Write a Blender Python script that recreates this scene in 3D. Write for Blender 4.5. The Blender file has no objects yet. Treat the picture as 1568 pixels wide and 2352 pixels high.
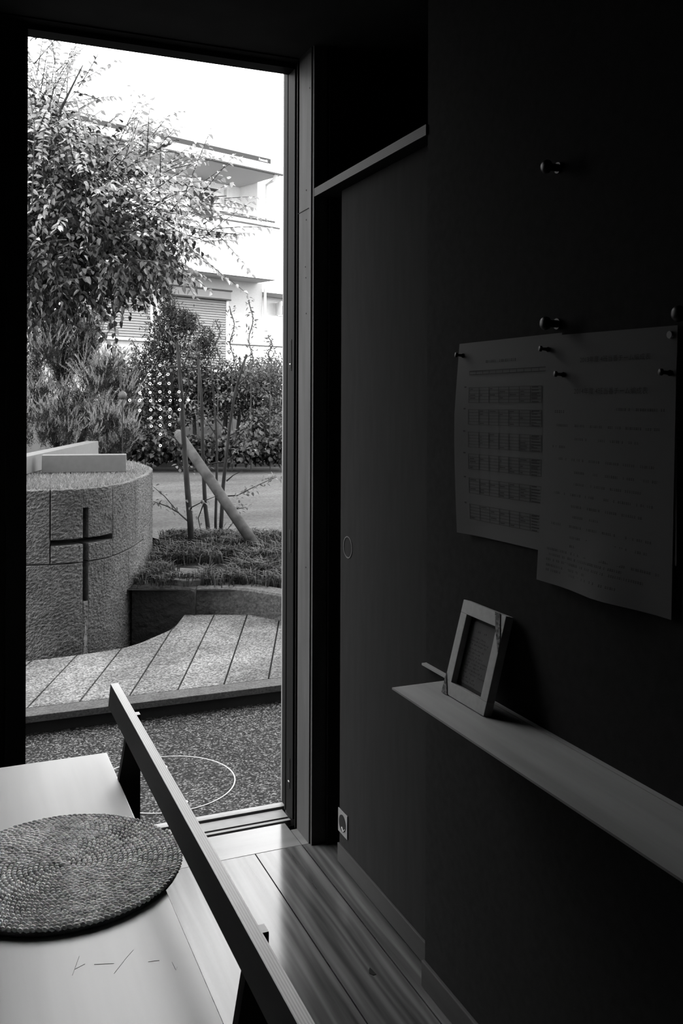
import bpy, bmesh, math, random
import numpy as np
from mathutils import Vector, Matrix, noise

random.seed(7); rng = np.random.default_rng(7)
sc = bpy.context.scene
COL = sc.collection

# ------------------------------------------------------------------ camera
F, PX, PY = 2124.0, 784.0, 914.0          # focal length and principal point, px in a 1568x2352 frame
EYE = 1.2
YAW = math.radians(22.8)                  # camera turned this far right of +Y
ROLL = math.radians(0.2)
cd = bpy.data.cameras.new('camera'); cam = bpy.data.objects.new('camera', cd); COL.objects.link(cam)
cd.sensor_fit = 'VERTICAL'; cd.sensor_height = 36.0; cd.sensor_width = 24.0
cd.lens = F / 2352 * 36
cd.shift_y = -(1176 - PY) / 2352
cd.clip_start = 0.02; cd.clip_end = 300
cam.matrix_world = Matrix.Translation((0, 0, EYE)) @ Matrix.Rotation(-YAW, 4, 'Z') @ Matrix.Rotation(math.pi/2, 4, 'X') @ Matrix.Rotation(ROLL, 4, 'Z')
sc.camera = cam

# ------------------------------------------------------------------ light: bright overcast sky, a weak hazy sun over the roof
w = bpy.data.worlds.new('world'); sc.world = w; w.use_nodes = True
bg = w.node_tree.nodes['Background']; bg.inputs[0].default_value = (1, 1, 1, 1); bg.inputs[1].default_value = 8.0
sd = bpy.data.lights.new('sun', 'SUN'); sd.energy = 6.0; sd.angle = math.radians(6)
so = bpy.data.objects.new('sun', sd); COL.objects.link(so)
so.rotation_euler = Vector((0.34, 0.72, -0.62)).to_track_quat('-Z', 'Y').to_euler()
sc.view_settings.view_transform = 'Standard'; sc.view_settings.look = 'None'
sc.view_settings.exposure = 0.0; sc.view_settings.gamma = 1.0; sc.view_settings.use_curve_mapping = False
sc.cycles.use_denoising = True
sc.cycles.max_bounces = 10; sc.cycles.diffuse_bounces = 5; sc.cycles.transparent_max_bounces = 16

# ------------------------------------------------------------------ layout helpers (metres; a photo pixel + one known plane -> a point)
CY, SY = math.cos(YAW), math.sin(YAW)
FW = np.array([SY, CY, 0.]); RT = np.array([CY, -SY, 0.]); UP = np.array([0, 0, 1.])
CAM = np.array([0, 0, EYE])
def unroll(px, py):
    return px + (py - PY) * ROLL, py - (px - PX) * ROLL
def ray(px, py):
    x, y = unroll(px, py)
    return FW + RT * ((x - PX) / F) - UP * ((y - PY) / F)
def at_d(px, py, d): return CAM + ray(px, py) * d
def at_z(px, py, z):
    r = ray(px, py); return CAM + r * ((z - EYE) / r[2])
def at_x(px, py, X):
    r = ray(px, py); return CAM + r * (X / r[0])
def at_y(px, py, Y):
    r = ray(px, py); return CAM + r * (Y / r[1])
def cw(xc, d, z=0.):                       # camera-aligned ground coordinates -> world
    p = RT * xc + FW * d; return np.array([p[0], p[1], z])

# ------------------------------------------------------------------ object helpers
def props(o, label=None, cat=None, group=None, kind=None):
    if label: o['label'] = label
    if cat: o['category'] = cat
    if group: o['group'] = group
    if kind: o['kind'] = kind
    return o
def thing(name, label, cat, loc, group=None, kind=None):
    o = bpy.data.objects.new(name, None); COL.objects.link(o); o.location = Vector(loc)
    o.empty_display_size = 0.05
    return props(o, label, cat, group, kind)
def root_loc(o):
    p = np.zeros(3)
    while o is not None:
        p = p + np.array(o.location); o = o.parent
    return p
def obj(name, V, Fc, mat, parent=None, smooth=False):
    V = np.asarray(V, dtype=float).reshape(-1, 3)
    if parent is None:
        mn, mx = V.min(0), V.max(0)
        org = np.array([(mn[0]+mx[0])/2, (mn[1]+mx[1])/2, mn[2]]); off = org
    else:
        org = np.zeros(3); off = root_loc(parent)
    me = bpy.data.meshes.new(name)
    if isinstance(Fc, np.ndarray):
        n, k = Fc.shape
        me.vertices.add(len(V)); me.vertices.foreach_set('co', (V - off).astype(np.float32).ravel())
        me.loops.add(n*k); me.loops.foreach_set('vertex_index', Fc.astype(np.int32).ravel())
        me.polygons.add(n); me.polygons.foreach_set('loop_start', (np.arange(n)*k).astype(np.int32))
        me.update(calc_edges=True); me.validate()
    else:
        me.from_pydata((V - off).tolist(), [], Fc); me.update()
    if smooth:
        me.polygons.foreach_set('use_smooth', np.ones(len(me.polygons), dtype=bool))
    if mat: me.materials.append(mat)
    o = bpy.data.objects.new(name, me); COL.objects.link(o)
    o.parent = parent
    o.location = Vector(org) if parent is None else Vector((0, 0, 0))
    return o
class MB:
    def __init__(s): s.V = []; s.F = []
    def add(s, V, Fc):
        n = len(s.V); s.V += [tuple(map(float, v)) for v in V]; s.F += [tuple(i + n for i in f) for f in Fc]; return s
    def box(s, a, b):
        x0, y0, z0 = a; x1, y1, z1 = b
        return s.add([(x0,y0,z0),(x1,y0,z0),(x1,y1,z0),(x0,y1,z0),(x0,y0,z1),(x1,y0,z1),(x1,y1,z1),(x0,y1,z1)],
              [(0,3,2,1),(4,5,6,7),(0,1,5,4),(1,2,6,5),(2,3,7,6),(3,0,4,7)])
    def prism(s, poly, vec):               # planar polygon (3d points) swept by vec
        poly = [np.asarray(p, float) for p in poly]; n = len(poly); vec = np.asarray(vec, float)
        nrm = np.zeros(3)
        for i in range(n): nrm += np.cross(poly[i], poly[(i+1) % n])
        if np.dot(nrm, vec) > 0: poly = poly[::-1]
        V = poly + [p + vec for p in poly]
        return s.add(V, [tuple(range(n)), tuple(range(2*n-1, n-1, -1))] + [(i, i+n, (i+1) % n + n, (i+1) % n) for i in range(n)])
    def tube(s, pts, rad, seg=8, cap=True):
        pts = [np.asarray(p, float) for p in pts]; n = len(pts)
        rad = [rad]*n if np.isscalar(rad) else rad
        V = []; Fc = []
        ref = np.array([0.31, 0.22, 0.92])
        for i in range(n):
            t = pts[min(i+1, n-1)] - pts[max(i-1, 0)]; t /= (np.linalg.norm(t) + 1e-9)
            a = np.cross(t, ref); 
            if np.linalg.norm(a) < 1e-3: a = np.cross(t, np.array([1., 0, 0]))
            a /= np.linalg.norm(a); b = np.cross(t, a)
            for k in range(seg):
                q = 2*math.pi*k/seg; V.append(pts[i] + rad[i]*(math.cos(q)*a + math.sin(q)*b))
        for i in range(n-1):
            for k in range(seg):
                k2 = (k+1) % seg
                Fc.append((i*seg+k, i*seg+k2, (i+1)*seg+k2, (i+1)*seg+k))
        if cap: Fc += [tuple(range(seg-1, -1, -1)), tuple((n-1)*seg + k for k in range(seg))]
        return s.add(V, Fc)
    def build(s, name, mat, parent=None, smooth=False, bevel=0.0):
        o = obj(name, s.V, s.F, mat, parent, smooth)
        if bevel:
            m = o.modifiers.new('bevel', 'BEVEL'); m.width = bevel; m.segments = 2; m.limit_method = 'ANGLE'
        return o
def box(name, a, b, mat, parent=None, bevel=0.0):
    a = np.minimum(a, b), np.maximum(a, b)
    return MB().box(a[0], a[1]).build(name, mat, parent, bevel=bevel)
def structure(o): o['kind'] = 'structure'; return o

# ------------------------------------------------------------------ materials (black-and-white picture: grey values only)
MATS = {}
def mat(name, val, rough=0.6, var=0.0, scale=8.0, stretch=(1, 1, 1), bump=0.0, bscale=None, bdist=0.01, spec=0.06,
        island=0.0, speck=None, detail=6.0, wave=None):
    if name in MATS: return MATS[name]
    m = bpy.data.materials.new(name); m.use_nodes = True; nt = m.node_tree; N = nt.nodes; L = nt.links
    p = N['Principled BSDF']; p.inputs['Roughness'].default_value = rough; p.inputs['Specular IOR Level'].default_value = spec
    p.inputs['Base Color'].default_value = (val, val, val, 1)
    tc = N.new('ShaderNodeTexCoord'); mp = N.new('ShaderNodeMapping'); mp.inputs['Scale'].default_value = stretch
    L.new(tc.outputs['Object'], mp.inputs['Vector'])
    out = None
    if var or wave:
        nz = N.new('ShaderNodeTexNoise'); nz.inputs['Scale'].default_value = scale; nz.inputs['Detail'].default_value = detail
        L.new(mp.outputs[0], nz.inputs['Vector'])
        mr = N.new('ShaderNodeMapRange'); mr.inputs[1].default_value = 0.3; mr.inputs[2].default_value = 0.7
        mr.inputs[3].default_value = val*(1-var); mr.inputs[4].default_value = val*(1+var)
        L.new(nz.outputs['Fac'], mr.inputs[0]); out = mr.outputs[0]
    if wave:
        wv = N.new('ShaderNodeTexWave'); wv.wave_type = 'BANDS'; wv.bands_direction = wave[0]
        wv.inputs['Scale'].default_value = wave[1]; wv.inputs['Distortion'].default_value = wave[2]
        wv.inputs['Detail'].default_value = 2; wv.inputs['Detail Scale'].default_value = 1.5
        L.new((mp if wave[2] else tc).outputs[0 if wave[2] else 'Object'], wv.inputs['Vector'])
        mr2 = N.new('ShaderNodeMapRange'); mr2.inputs[3].default_value = 1-wave[3]; mr2.inputs[4].default_value = 1.0
        L.new(wv.outputs['Fac'], mr2.inputs[0])
        mu = N.new('ShaderNodeMath'); mu.operation = 'MULTIPLY'; L.new(out, mu.inputs[0]); L.new(mr2.outputs[0], mu.inputs[1]); out = mu.outputs[0]
    if speck:                                # (cell scale, low factor, high factor, power)
        vo = N.new('ShaderNodeTexVoronoi'); vo.inputs['Scale'].default_value = speck[0]; L.new(tc.outputs['Object'], vo.inputs['Vector'])
        sx = N.new('ShaderNodeSeparateColor'); L.new(vo.outputs['Color'], sx.inputs[0])
        pw = N.new('ShaderNodeMath'); pw.operation = 'POWER'; L.new(sx.outputs[0], pw.inputs[0]); pw.inputs[1].default_value = speck[3]
        mr3 = N.new('ShaderNodeMapRange'); mr3.inputs[3].default_value = speck[1]; mr3.inputs[4].default_value = speck[2]
        L.new(pw.outputs[0], mr3.inputs[0])
        mu = N.new('ShaderNodeMath'); mu.operation = 'MULTIPLY'
        if out is not None: L.new(out, mu.inputs[0])
        else: mu.inputs[0].default_value = val
        L.new(mr3.outputs[0], mu.inputs[1]); out = mu.outputs[0]
    if island:
        g = N.new('ShaderNodeNewGeometry'); mr4 = N.new('ShaderNodeMapRange')
        mr4.inputs[3].default_value = 1-island; mr4.inputs[4].default_value = 1+island
        L.new(g.outputs['Random Per Island'], mr4.inputs[0])
        mu = N.new('ShaderNodeMath'); mu.operation = 'MULTIPLY'
        if out is not None: L.new(out, mu.inputs[0])
        else: mu.inputs[0].default_value = val
        L.new(mr4.outputs[0], mu.inputs[1]); out = mu.outputs[0]
    if out is not None: L.new(out, p.inputs['Base Color'])
    if bump:
        nb = N.new('ShaderNodeTexNoise'); nb.inputs['Scale'].default_value = bscale or scale; nb.inputs['Detail'].default_value = 5
        L.new(mp.outputs[0], nb.inputs['Vector'])
        bp = N.new('ShaderNodeBump'); bp.inputs['Strength'].default_value = bump; bp.inputs['Distance'].default_value = bdist
        L.new(nb.outputs['Fac'], bp.inputs['Height']); L.new(bp.outputs[0], p.inputs['Normal'])
    MATS[name] = m; return m
def leaf_mat(name, val, island=0.5, trans=0.35, rough=0.45, spec=0.06):
    m = mat(name, val, rough, island=island, spec=spec); nt = m.node_tree; N = nt.nodes; L = nt.links
    p = N['Principled BSDF']; t = N.new('ShaderNodeBsdfTranslucent'); t.inputs[0].default_value = (val*1.3,)*3 + (1,)
    mx = N.new('ShaderNodeMixShader'); mx.inputs[0].default_value = trans
    L.new(p.outputs[0], mx.inputs[1]); L.new(t.outputs[0], mx.inputs[2]); L.new(mx.outputs[0], N['Material Output'].inputs['Surface'])
    return m
def glass_mat():
    m = bpy.data.materials.new('pane_glass'); m.use_nodes = True; nt = m.node_tree; N = nt.nodes; L = nt.links
    N.remove(N['Principled BSDF'])
    tr = N.new('ShaderNodeBsdfTransparent'); tr.inputs[0].default_value = (.97, .97, .97, 1)
    gl = N.new('ShaderNodeBsdfGlossy'); gl.inputs['Roughness'].default_value = 0.0
    fr = N.new('ShaderNodeFresnel'); fr.inputs[0].default_value = 1.45
    mu = N.new('ShaderNodeMath'); mu.operation = 'MULTIPLY'; mu.inputs[1].default_value = 0.7; L.new(fr.outputs[0], mu.inputs[0])
    mx = N.new('ShaderNodeMixShader'); L.new(mu.outputs[0], mx.inputs[0]); L.new(tr.outputs[0], mx.inputs[1]); L.new(gl.outputs[0], mx.inputs[2])
    L.new(mx.outputs[0], N['Material Output'].inputs['Surface']); return m
GLASS = glass_mat()
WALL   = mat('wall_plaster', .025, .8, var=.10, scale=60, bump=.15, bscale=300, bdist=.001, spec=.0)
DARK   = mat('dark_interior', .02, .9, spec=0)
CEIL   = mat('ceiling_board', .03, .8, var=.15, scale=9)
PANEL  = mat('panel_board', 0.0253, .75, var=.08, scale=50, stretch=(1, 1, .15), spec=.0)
SKIRT  = mat('skirting_wood', 0.045, .6, var=.12, scale=30, stretch=(1, .08, 1))
JAMB   = mat('jamb_wood', 0.0595, .6, var=.22, scale=28, stretch=(1, 1, .12), bump=.08, bscale=60, bdist=.001)
METAL  = mat('bronze_aluminium', .012, .5, spec=.02)
METALB = mat('black_gasket', .012, .6)
STEEL  = mat('brushed_steel', .5, .3, spec=.8)
SILL   = mat('sill_aluminium', .17, .4, var=.1, scale=30, spec=.12)
FLOORW = mat('floor_plank', .080, .15, var=.6, scale=26, stretch=(1, .05, 1), bump=.05, bscale=40, bdist=.002, wave=('X', 13, 11, .35), spec=.45)
FLOORT = mat('floor_threshold', 0.114, .15, spec=.42, var=.22, scale=14, stretch=(.08, 1, 1), bump=.1, bscale=30, bdist=.001)
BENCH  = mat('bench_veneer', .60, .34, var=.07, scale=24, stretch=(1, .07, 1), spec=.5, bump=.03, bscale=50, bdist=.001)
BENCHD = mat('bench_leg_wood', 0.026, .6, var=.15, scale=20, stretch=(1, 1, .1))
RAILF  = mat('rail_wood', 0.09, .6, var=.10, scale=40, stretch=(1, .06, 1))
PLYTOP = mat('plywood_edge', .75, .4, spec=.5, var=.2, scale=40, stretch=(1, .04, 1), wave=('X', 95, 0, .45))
PLYZ   = mat('plywood_lintel_edge', .035, .6, var=.15, scale=40, stretch=(1, .04, 1), wave=('Z', 75, 0, .55))
ROPE   = mat('straw_braid', .9, .6, spec=.35, var=.2, scale=25, island=.28)
SHELFM = mat('shelf_wood', 0.231, .5, var=.22, scale=22, stretch=(1, .08, 1), spec=.3)
SHELFE = mat('shelf_edge', 0.175, .6)
PAPER  = mat('paper', 0.0836, .9, var=.05, scale=6)
INK    = mat('ink', .035, .9)
FRAMEM = mat('frame_wood', .26, .6, var=.08, scale=90)
CARD   = mat('card', 0.0735, .85, var=.1, scale=30)
LACE   = mat('lace_tape', 0.16, .9, speck=(260, .25, 1.1, 1.0))
PEG    = mat('dark_peg', .002, .4, spec=.12)
BRASS  = mat('pin_brass', .25, .3)
GRAVEL = mat('exposed_aggregate', .02, .75, var=.25, scale=1.6, speck=(170, .25, 6.5, 4.0), bump=.9, bscale=190, bdist=.006)
GRAVEL2= mat('cover_aggregate', .022, .75, var=.2, scale=2.5, speck=(175, .25, 6.2, 4.0), bump=.9, bscale=190, bdist=.006)
RING   = mat('cover_ring_steel', .28, .45)
GRANITE= mat('granite_slab', .075, .8, var=.45, scale=2.6, speck=(150, .35, 1.9, 1.2), bump=.6, bscale=110, bdist=.004)
KERB   = mat('kerb_stone', 0.045, .8, var=.15, scale=15, speck=(150, .7, 1.4, 1))
RISER  = mat('riser_stone', 0.015, .9, var=.2, scale=10)
STONE  = mat('rough_granite', 0.0775, .85, var=.35, scale=2.2, stretch=(1, 1, .7), speck=(90, .7, 1.3, 1), bump=.8, bscale=120, bdist=.006)
STONEDK = mat('dark_granite', 0.0248, .7, var=.35, scale=3, bump=.9, bscale=26, bdist=.02)  # darker granite for the left edging stone
STONEP = mat('planter_granite', 0.06, .85, var=.25, scale=4, speck=(90, .7, 1.3, 1), bump=.9, bscale=28, bdist=.02)
CORE   = mat('basin_core', .02, .9)
STAIN  = mat('lime_stain', 0.165, .9, var=.3, scale=30)
BEAMM  = mat('painted_beam', .11, .7, var=.06, scale=30)
SOIL   = mat('soil', 0.012, .95, var=.3, scale=10, bump=.6, bdist=.02)
LAWNB  = mat('lawn_base', 0.099, .95, var=.3, scale=30, bump=.8, bscale=90, bdist=.01)
ASPH   = mat('asphalt', .046, .85, var=.3, scale=1.1, stretch=(.5, 1.6, 1), speck=(60, .7, 1.4, 1), bump=.4, bscale=80, bdist=.004)
BARK   = mat('bark', 0.025, .85, var=.35, scale=22, stretch=(1, 1, .35), bump=.5, bdist=.004)
BARKL  = mat('bark_pale', 0.055, .85, var=.35, scale=22, bump=.4, bdist=.004)
POST   = mat('stake_log', .045, .8, var=.35, scale=16, bump=.4, bdist=.004)
POSTC  = mat('stake_cut_end', .07, .8, var=.2, scale=40)
LTREE  = leaf_mat('leaf_tree_shaded', .020, .92, .18, .38, .22)  # dense crown leaves; shade inside the crown put into the colour
LTREELIT = leaf_mat('leaf_tree_sunlit', .2, .4, .3)  # lighter copy of the tree leaf, sunlit brightness put into the colour
LHEDGE = leaf_mat('leaf_hedge', .018, .9, .15, .4, .15)
LIVY   = leaf_mat('leaf_ivy', .013, .8, .1, .35, .2)
LSHRUB = leaf_mat('leaf_shrub', .015, .6, .15)
LTWIG  = leaf_mat('leaf_twig', .11, .6, .3)
LJUN   = leaf_mat('leaf_juniper_shaded', .02, .6, .2)  # inner needles; shade within the clumps put into the colour
LGRASS = leaf_mat('leaf_mondo', .04, .8, .15, .4)
LLAWN  = leaf_mat('leaf_lawn', 0.15, .4, .2)
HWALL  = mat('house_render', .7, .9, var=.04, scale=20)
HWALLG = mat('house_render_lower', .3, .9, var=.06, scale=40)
HSOFF  = mat('house_soffit', .42, .9)
HROOF  = mat('house_roof_tile', 0.15, .8, var=.15, scale=8)
HWHITE = mat('house_trim_white', 0.56, .7)
HGREY  = mat('house_trim_grey', .05, .7)
SOLAR  = mat('solar_panel', .03, .4)
SHUT   = mat('roller_shutter', 0.162, .7)
SHUTB  = mat('shutter_box', 0.18, .7)
HGLASS = mat('house_window', 0.04, .2, spec=.1)
GWALL  = mat('garden_wall', 0.051, .9, var=.15, scale=3)
BUILD  = mat('building_render', .22, .9, var=.1, scale=3)
DECAL  = leaf_mat('decal_white', .7, 0.0, .85)
BALL   = mat('lamp_globe', .06, .4)

# =================================================================== THE ROOM
XW, XP, XJ = 0.895, 0.927, 0.887           # right wall face, sliding panel face, door jamb face
YG = 2.56                                  # glass plane of the doorway
CZ = 2.145                                 # ceiling / lintel height
WALL_END = float(at_x(978, 1500, XW)[1])
PAN_END = float(at_x(779, 1976, XP)[1])
YJ0 = float(at_x(714, 1500, XJ)[1])
XL = float(at_y(58, 1200, 2.50)[0])        # left edge of the visible glazing

# --- floor with planks
fl = thing('floor', None, None, (0, 0, 0), kind='structure')
box('subfloor', (-2.2, -1.6, -.14), (2.0, 2.47, -.022), DARK, fl)
xs = [-.173, -.043, .087, .217, .347, .477, .607, .737, .868, .96]
for a, b in zip(xs[:-1], xs[1:]):
    box('plank', (a+.0016, -1.5, -.022), (b-.0016, 2.327, 0), FLOORW, fl)
box('plank', (-2.2, -1.5, -.022), (xs[0]-.0012, 2.327, 0), FLOORW, fl)
box('plank', (.9612, -1.5, -.022), (1.9, 2.33, 0), FLOORW, fl)
box('threshold_board', (-1.2, 2.3285, -.022), (.868, 2.466, 0.0), FLOORT, fl, bevel=.0015)
box('threshold_board', (.869, 2.3285, -.022), (.96, 2.42, 0.0), FLOORT, fl)

kn = [at_z(x_, y_, .0004) for x_, y_ in ((849, 2222), (853, 2226), (864, 2238), (857, 2240), (848, 2236), (847, 2228))]
MB().prism(kn, (0, 0, .0003)).build('knot', DARK, fl)
# --- walls, ceiling
structure(box('wall_right', (XW, -1.6, 0), (XW+.025, WALL_END, CZ), WALL))
structure(box('wall_left', (-2.2, -1.6, 0), (-2.1, 2.45, CZ), DARK))
structure(box('wall_back', (-2.2, -1.7, 0), (2.0, -1.6, CZ), DARK))
structure(box('wall_closet', (1.75, -1.6, 0), (1.85, 2.45, CZ), DARK))
cl = structure(box('ceiling', (-2.2, -1.6, CZ), (2.0, 2.45, CZ+.12), CEIL))
structure(box('baseboard_right', (XW-.009, -1.6, 0), (XW-.0005, WALL_END, .052), SKIRT, bevel=.002))
# facade of our building around the doorway
wf = thing('wall_front', None, None, (0, 2.6, 0), kind='structure')
box('wall_side', (-4, 2.46, -.15), (-.60, 2.70, 2.25), BUILD, wf)
box('wall_side', (1.06, 2.43, -.15), (6, 2.70, 2.25), BUILD, wf)
box('wall_side', (.934, 2.43, -.15), (1.06, 2.59, 2.25), BUILD, wf)
box('wall_above', (-4, 2.46, 2.25), (6, 2.70, 5.6), BUILD, wf)
box('wall_end', (.930, 2.30, 0), (1.8, 2.43, CZ), DARK, wf)
structure(box('roof', (-4, -6, 5.6), (6, 2.9, 5.8), BUILD))

# --- doorway frame
dr = thing('door_1', None, None, (.5, YG, 0), kind='structure')
# timber jamb board with its eased edge
yb = float(at_x(684, 1200, XJ)[1])
jb = box('jamb_board', (XJ, YJ0+.012, 0), (.929, yb, CZ), JAMB, dr)
box('jamb_edge', (XJ+.0035, YJ0, 0), (.929, YJ0+.0105, CZ), JAMB, dr)
jl = at_x(683, 492, XJ-.001); jr = at_x(708, 478, XJ-.001)
MB().tube([jl, jr], .0011, 5).build('joint_scratch', METALB, jb)
for q in [(711, 202), (703, 437), (703, 505), (701, 613), (702, 638), (703, 720), (702, 1303)]:
    p = at_x(*q, XJ-.0004); MB().tube([p, p+np.array([-.0006, 0, 0])], .0022, 8).build('nail_hole', METALB, jb)
# metal sash on the closing side: stepped profile
y0, y1, y2, y3, y4 = yb, float(at_x(674, 1200, XJ-.002)[1]), float(at_x(671, 1200, XJ-.012)[1]), 2.525, 2.575
box('frame_groove', (XJ+.006, y0, 0), (.933, y1+.004, CZ), METALB, dr)
box('frame_fin', (XJ-.003, y0+.006, 0), (.93, y0+.011, CZ), METAL, dr)
XS = .886                                  # face of the closing stile; the outer frame steps back from it
st = box('closing_stile', (XS, y1+.004, .012), (.933, 2.508, CZ), METAL, dr)
box('stile_gasket', (XS+.006, 2.508, .012), (.933, 2.518, CZ), METALB, dr)
box('outer_fin', (XS+.001, 2.518, .012), (.933, 2.528, CZ), METAL, dr)
box('outer_stile', (XS+.010, 2.528, .012), (.933, 2.575, CZ+.06), METAL, dr)
box('outer_lip', (XS+.011, 2.575, .012), (.933, 2.585, CZ+.06), SILL, dr)
# strike plates on the stile
def strike(py0, py1, kind):
    a = at_x(665, py0, XS-.0015); b = at_x(665, py1, XS-.0015); ym = (y1+.004+2.508)/2
    pl = box('strike_plate', (XS-.0012, ym-.008, b[2]), (XS+.0002, ym+.008, a[2]), METAL if kind else METALB, dr, bevel=.0004)
    h = a[2]-b[2]
    if kind:
        box('strike_slot', (XS-.0016, ym-.0035, b[2]+h*.5), (XS-.0011, ym+.0035, b[2]+h*.82), METALB, pl)
        for f in (.9, .12):
            p = np.array([XS-.0011, ym, b[2]+h*f]); MB().tube([p, p-np.array([.0008, 0, 0])], .005, 10).build('screw_hole', METALB, pl)
        box('strike_tongue', (XS-.0025, ym-.004, b[2]+h*.2), (XS-.0011, ym+.005, b[2]+h*.24), STEEL, pl)
strike(780, 852, 1); strike(1217, 1269, 0); strike(1742, 1812, 1)
# head: soffit board + sash head
box('head_groove', (-.6, y0, CZ-.004), (.93, y1+.004, CZ+.05), METALB, dr)
box('head_rail', (-.6, y1+.004, CZ-.018), (XS, 2.508, CZ+.05), METAL, dr)
box('head_gasket', (-.6, 2.508, CZ-.010), (XS+.010, 2.522, CZ+.05), METALB, dr)
zt = float(at_y(400, 131, 2.575)[2])
box('outer_head', (-.6, 2.522, zt), (XS+.010, 2.583, CZ+.06), METAL, dr)
# sill: stepped track
box('sill_base', (-.6, 2.466, -.16), (.934, 2.60, -.012), METALB, dr)
box('sill_lip', (-.6, 2.474, -.012), (XS+.002, 2.486, .002), SILL, dr)
box('sill_track', (-.6, 2.492, -.012), (XS, 2.543, .004), SILL, dr)
box('sill_nose', (-.6, 2.548, -.012), (XS+.012, 2.575, .010), SILL, dr)
pane = obj('pane', [(-.59, YG, .012), (XS+.012, YG, .012), (XS+.012, YG, CZ-.02), (-.59, YG, CZ-.02)], [(0, 1, 2, 3)], GLASS, dr)
# the dark leaf standing at the left of the opening
lf = thing('door_2', None, None, (0, 2.40, 0), kind='structure')
box('leaf', (-.75, 2.462, .0), (XL, 2.50, CZ), DARK, lf)
box('leaf_stile', (XL-.05, 2.445, .0), (XL-.002, 2.47, CZ), METALB, lf)

# decal: white rings on the glass
dec = thing('glass_decal', 'star pattern of small white ring stickers on the doorway glass', 'sticker', at_y(367, 1012, YG-.003))
for zx, zy in [(401,668),(307,748),(400,745),(470,745),(315,824),(400,824),(478,824),(228,905),(317,902),(400,896),(482,898),(564,896),
               (141,968),(225,972),(320,972),(400,970),(489,970),(573,968),(646,966),(228,1056),(322,1050),(403,1045),(487,1045),(567,1048),
               (323,1120),(405,1115),(484,1110),(326,1190),(403,1183),(485,1178),(404,1260),(404,1357)]:
    c = at_y(260+zx/3.733, 660+zy/3.733, YG-.003); V = []; Fc = []
    full = (zx, zy) in ((317, 902), (646, 966))
    for k in range(12):
        q = 2*math.pi*k/12
        for r in (.0022 if not full else .0003, .0041): V.append(c + np.array([r*math.cos(q), 0, r*math.sin(q)]))
    V += [v + np.array([0, .0008, 0]) for v in V]
    for k in range(12):
        a, b = 2*k, 2*((k+1) % 12); Fc += [(a, a+1, b+1, b), (a+24, b+24, b+25, a+25), (a+1, a+25, b+25, b+1)]
    obj('ring', V, Fc, DECAL, dec)

# --- sliding panel in the right wall
pz1 = 1.737
pn = thing('door_3', None, None, (XP, 2.0, 0), kind='structure')
box('panel', (XP, 1.25, .004), (XP+.03, PAN_END, pz1), PANEL, pn, bevel=.001)
box('bottom_rail', (XP-.006, 1.25, .004), (XP-.0003, PAN_END-.001, .051), SKIRT, pn, bevel=.001)
c = at_x(799, 1257, XP); V = []; Fc = []; n = 28
for k in range(n):
    q = 2*math.pi*k/n
    for r, dx in ((.028, -.0012), (.0255, -.0012), (.0245, .006)): V.append((XP+dx-.0002, c[1]+r*math.cos(q), c[2]+r*math.sin(q)))
for k in range(n):
    a, b = 3*k, 3*((k+1) % n); Fc += [(a, b, b+1, a+1), (a+1, b+1, b+2, a+2)]
obj('finger_pull', V, Fc, mat('pull_ring', .09, .5), pn)
a = at_x(777, 1862, XP-.002); b = at_x(797, 1920, XP-.002)
pc = at_x(787, 1891, XP-.002)
fp = box('floor_plate', (XP-.003, pc[1]-.030, pc[2]-.030), (XP-.0004, pc[1]+.030, pc[2]+.030), mat('plate_steel', .16, .35), pn, bevel=.001)
MB().tube([(XP-.0028, pc[1], pc[2]), (XP-.0042, pc[1], pc[2])], .021, 20).build('cup', METALB, fp)
MB().tube([(XP-.004, pc[1]+.002, pc[2]-.010), (XP-.0052, pc[1]-.010, pc[2]-.017), (XP-.004, pc[1]-.018, pc[2]-.008)], .0016, 6).build('cup_rim', STEEL, fp)
# plywood lintel board over the panel and the dark niche above it
structure(box('trim_1', (XW, WALL_END+.0, pz1+.002), (1.75, YJ0+.02, pz1+.024), DARK))
structure(box('trim_2', (XW-.004, WALL_END+.001, pz1+.002), (XW-.0002, YJ0-.001, pz1+.024), PLYZ))
structure(box('wall_niche', (1.35, WALL_END-.3, pz1+.03), (1.40, YJ0+.1, CZ), DARK))

# =================================================================== SHELF, FRAME, NOTICES ON THE RIGHT WALL
sz = float(at_x(1034, 1561, XW-.011)[2])
sf = at_z(900, 1579, sz)
shelf = thing('wall_shelf', 'narrow pale wooden wall shelf carrying the picture frame', 'shelf', (XW, .5, sz-.012))
sx0 = float(sf[0]); sy1 = float(sf[1])
MB().prism([(sx0, -1.2, sz), (XW-.0112, -1.2, sz), (XW-.0112, -1.2, sz-.012), (sx0+.012, -1.2, sz-.012), (sx0, -1.2, sz-.0035)], (0, sy1+1.2, 0)).build('board', SHELFM, shelf)
box('wall_cleat', (XW-.0108, -1.2, sz-.0035), (XW-.0003, WALL_END-.002, sz+.0005), SHELFM, shelf)

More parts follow.
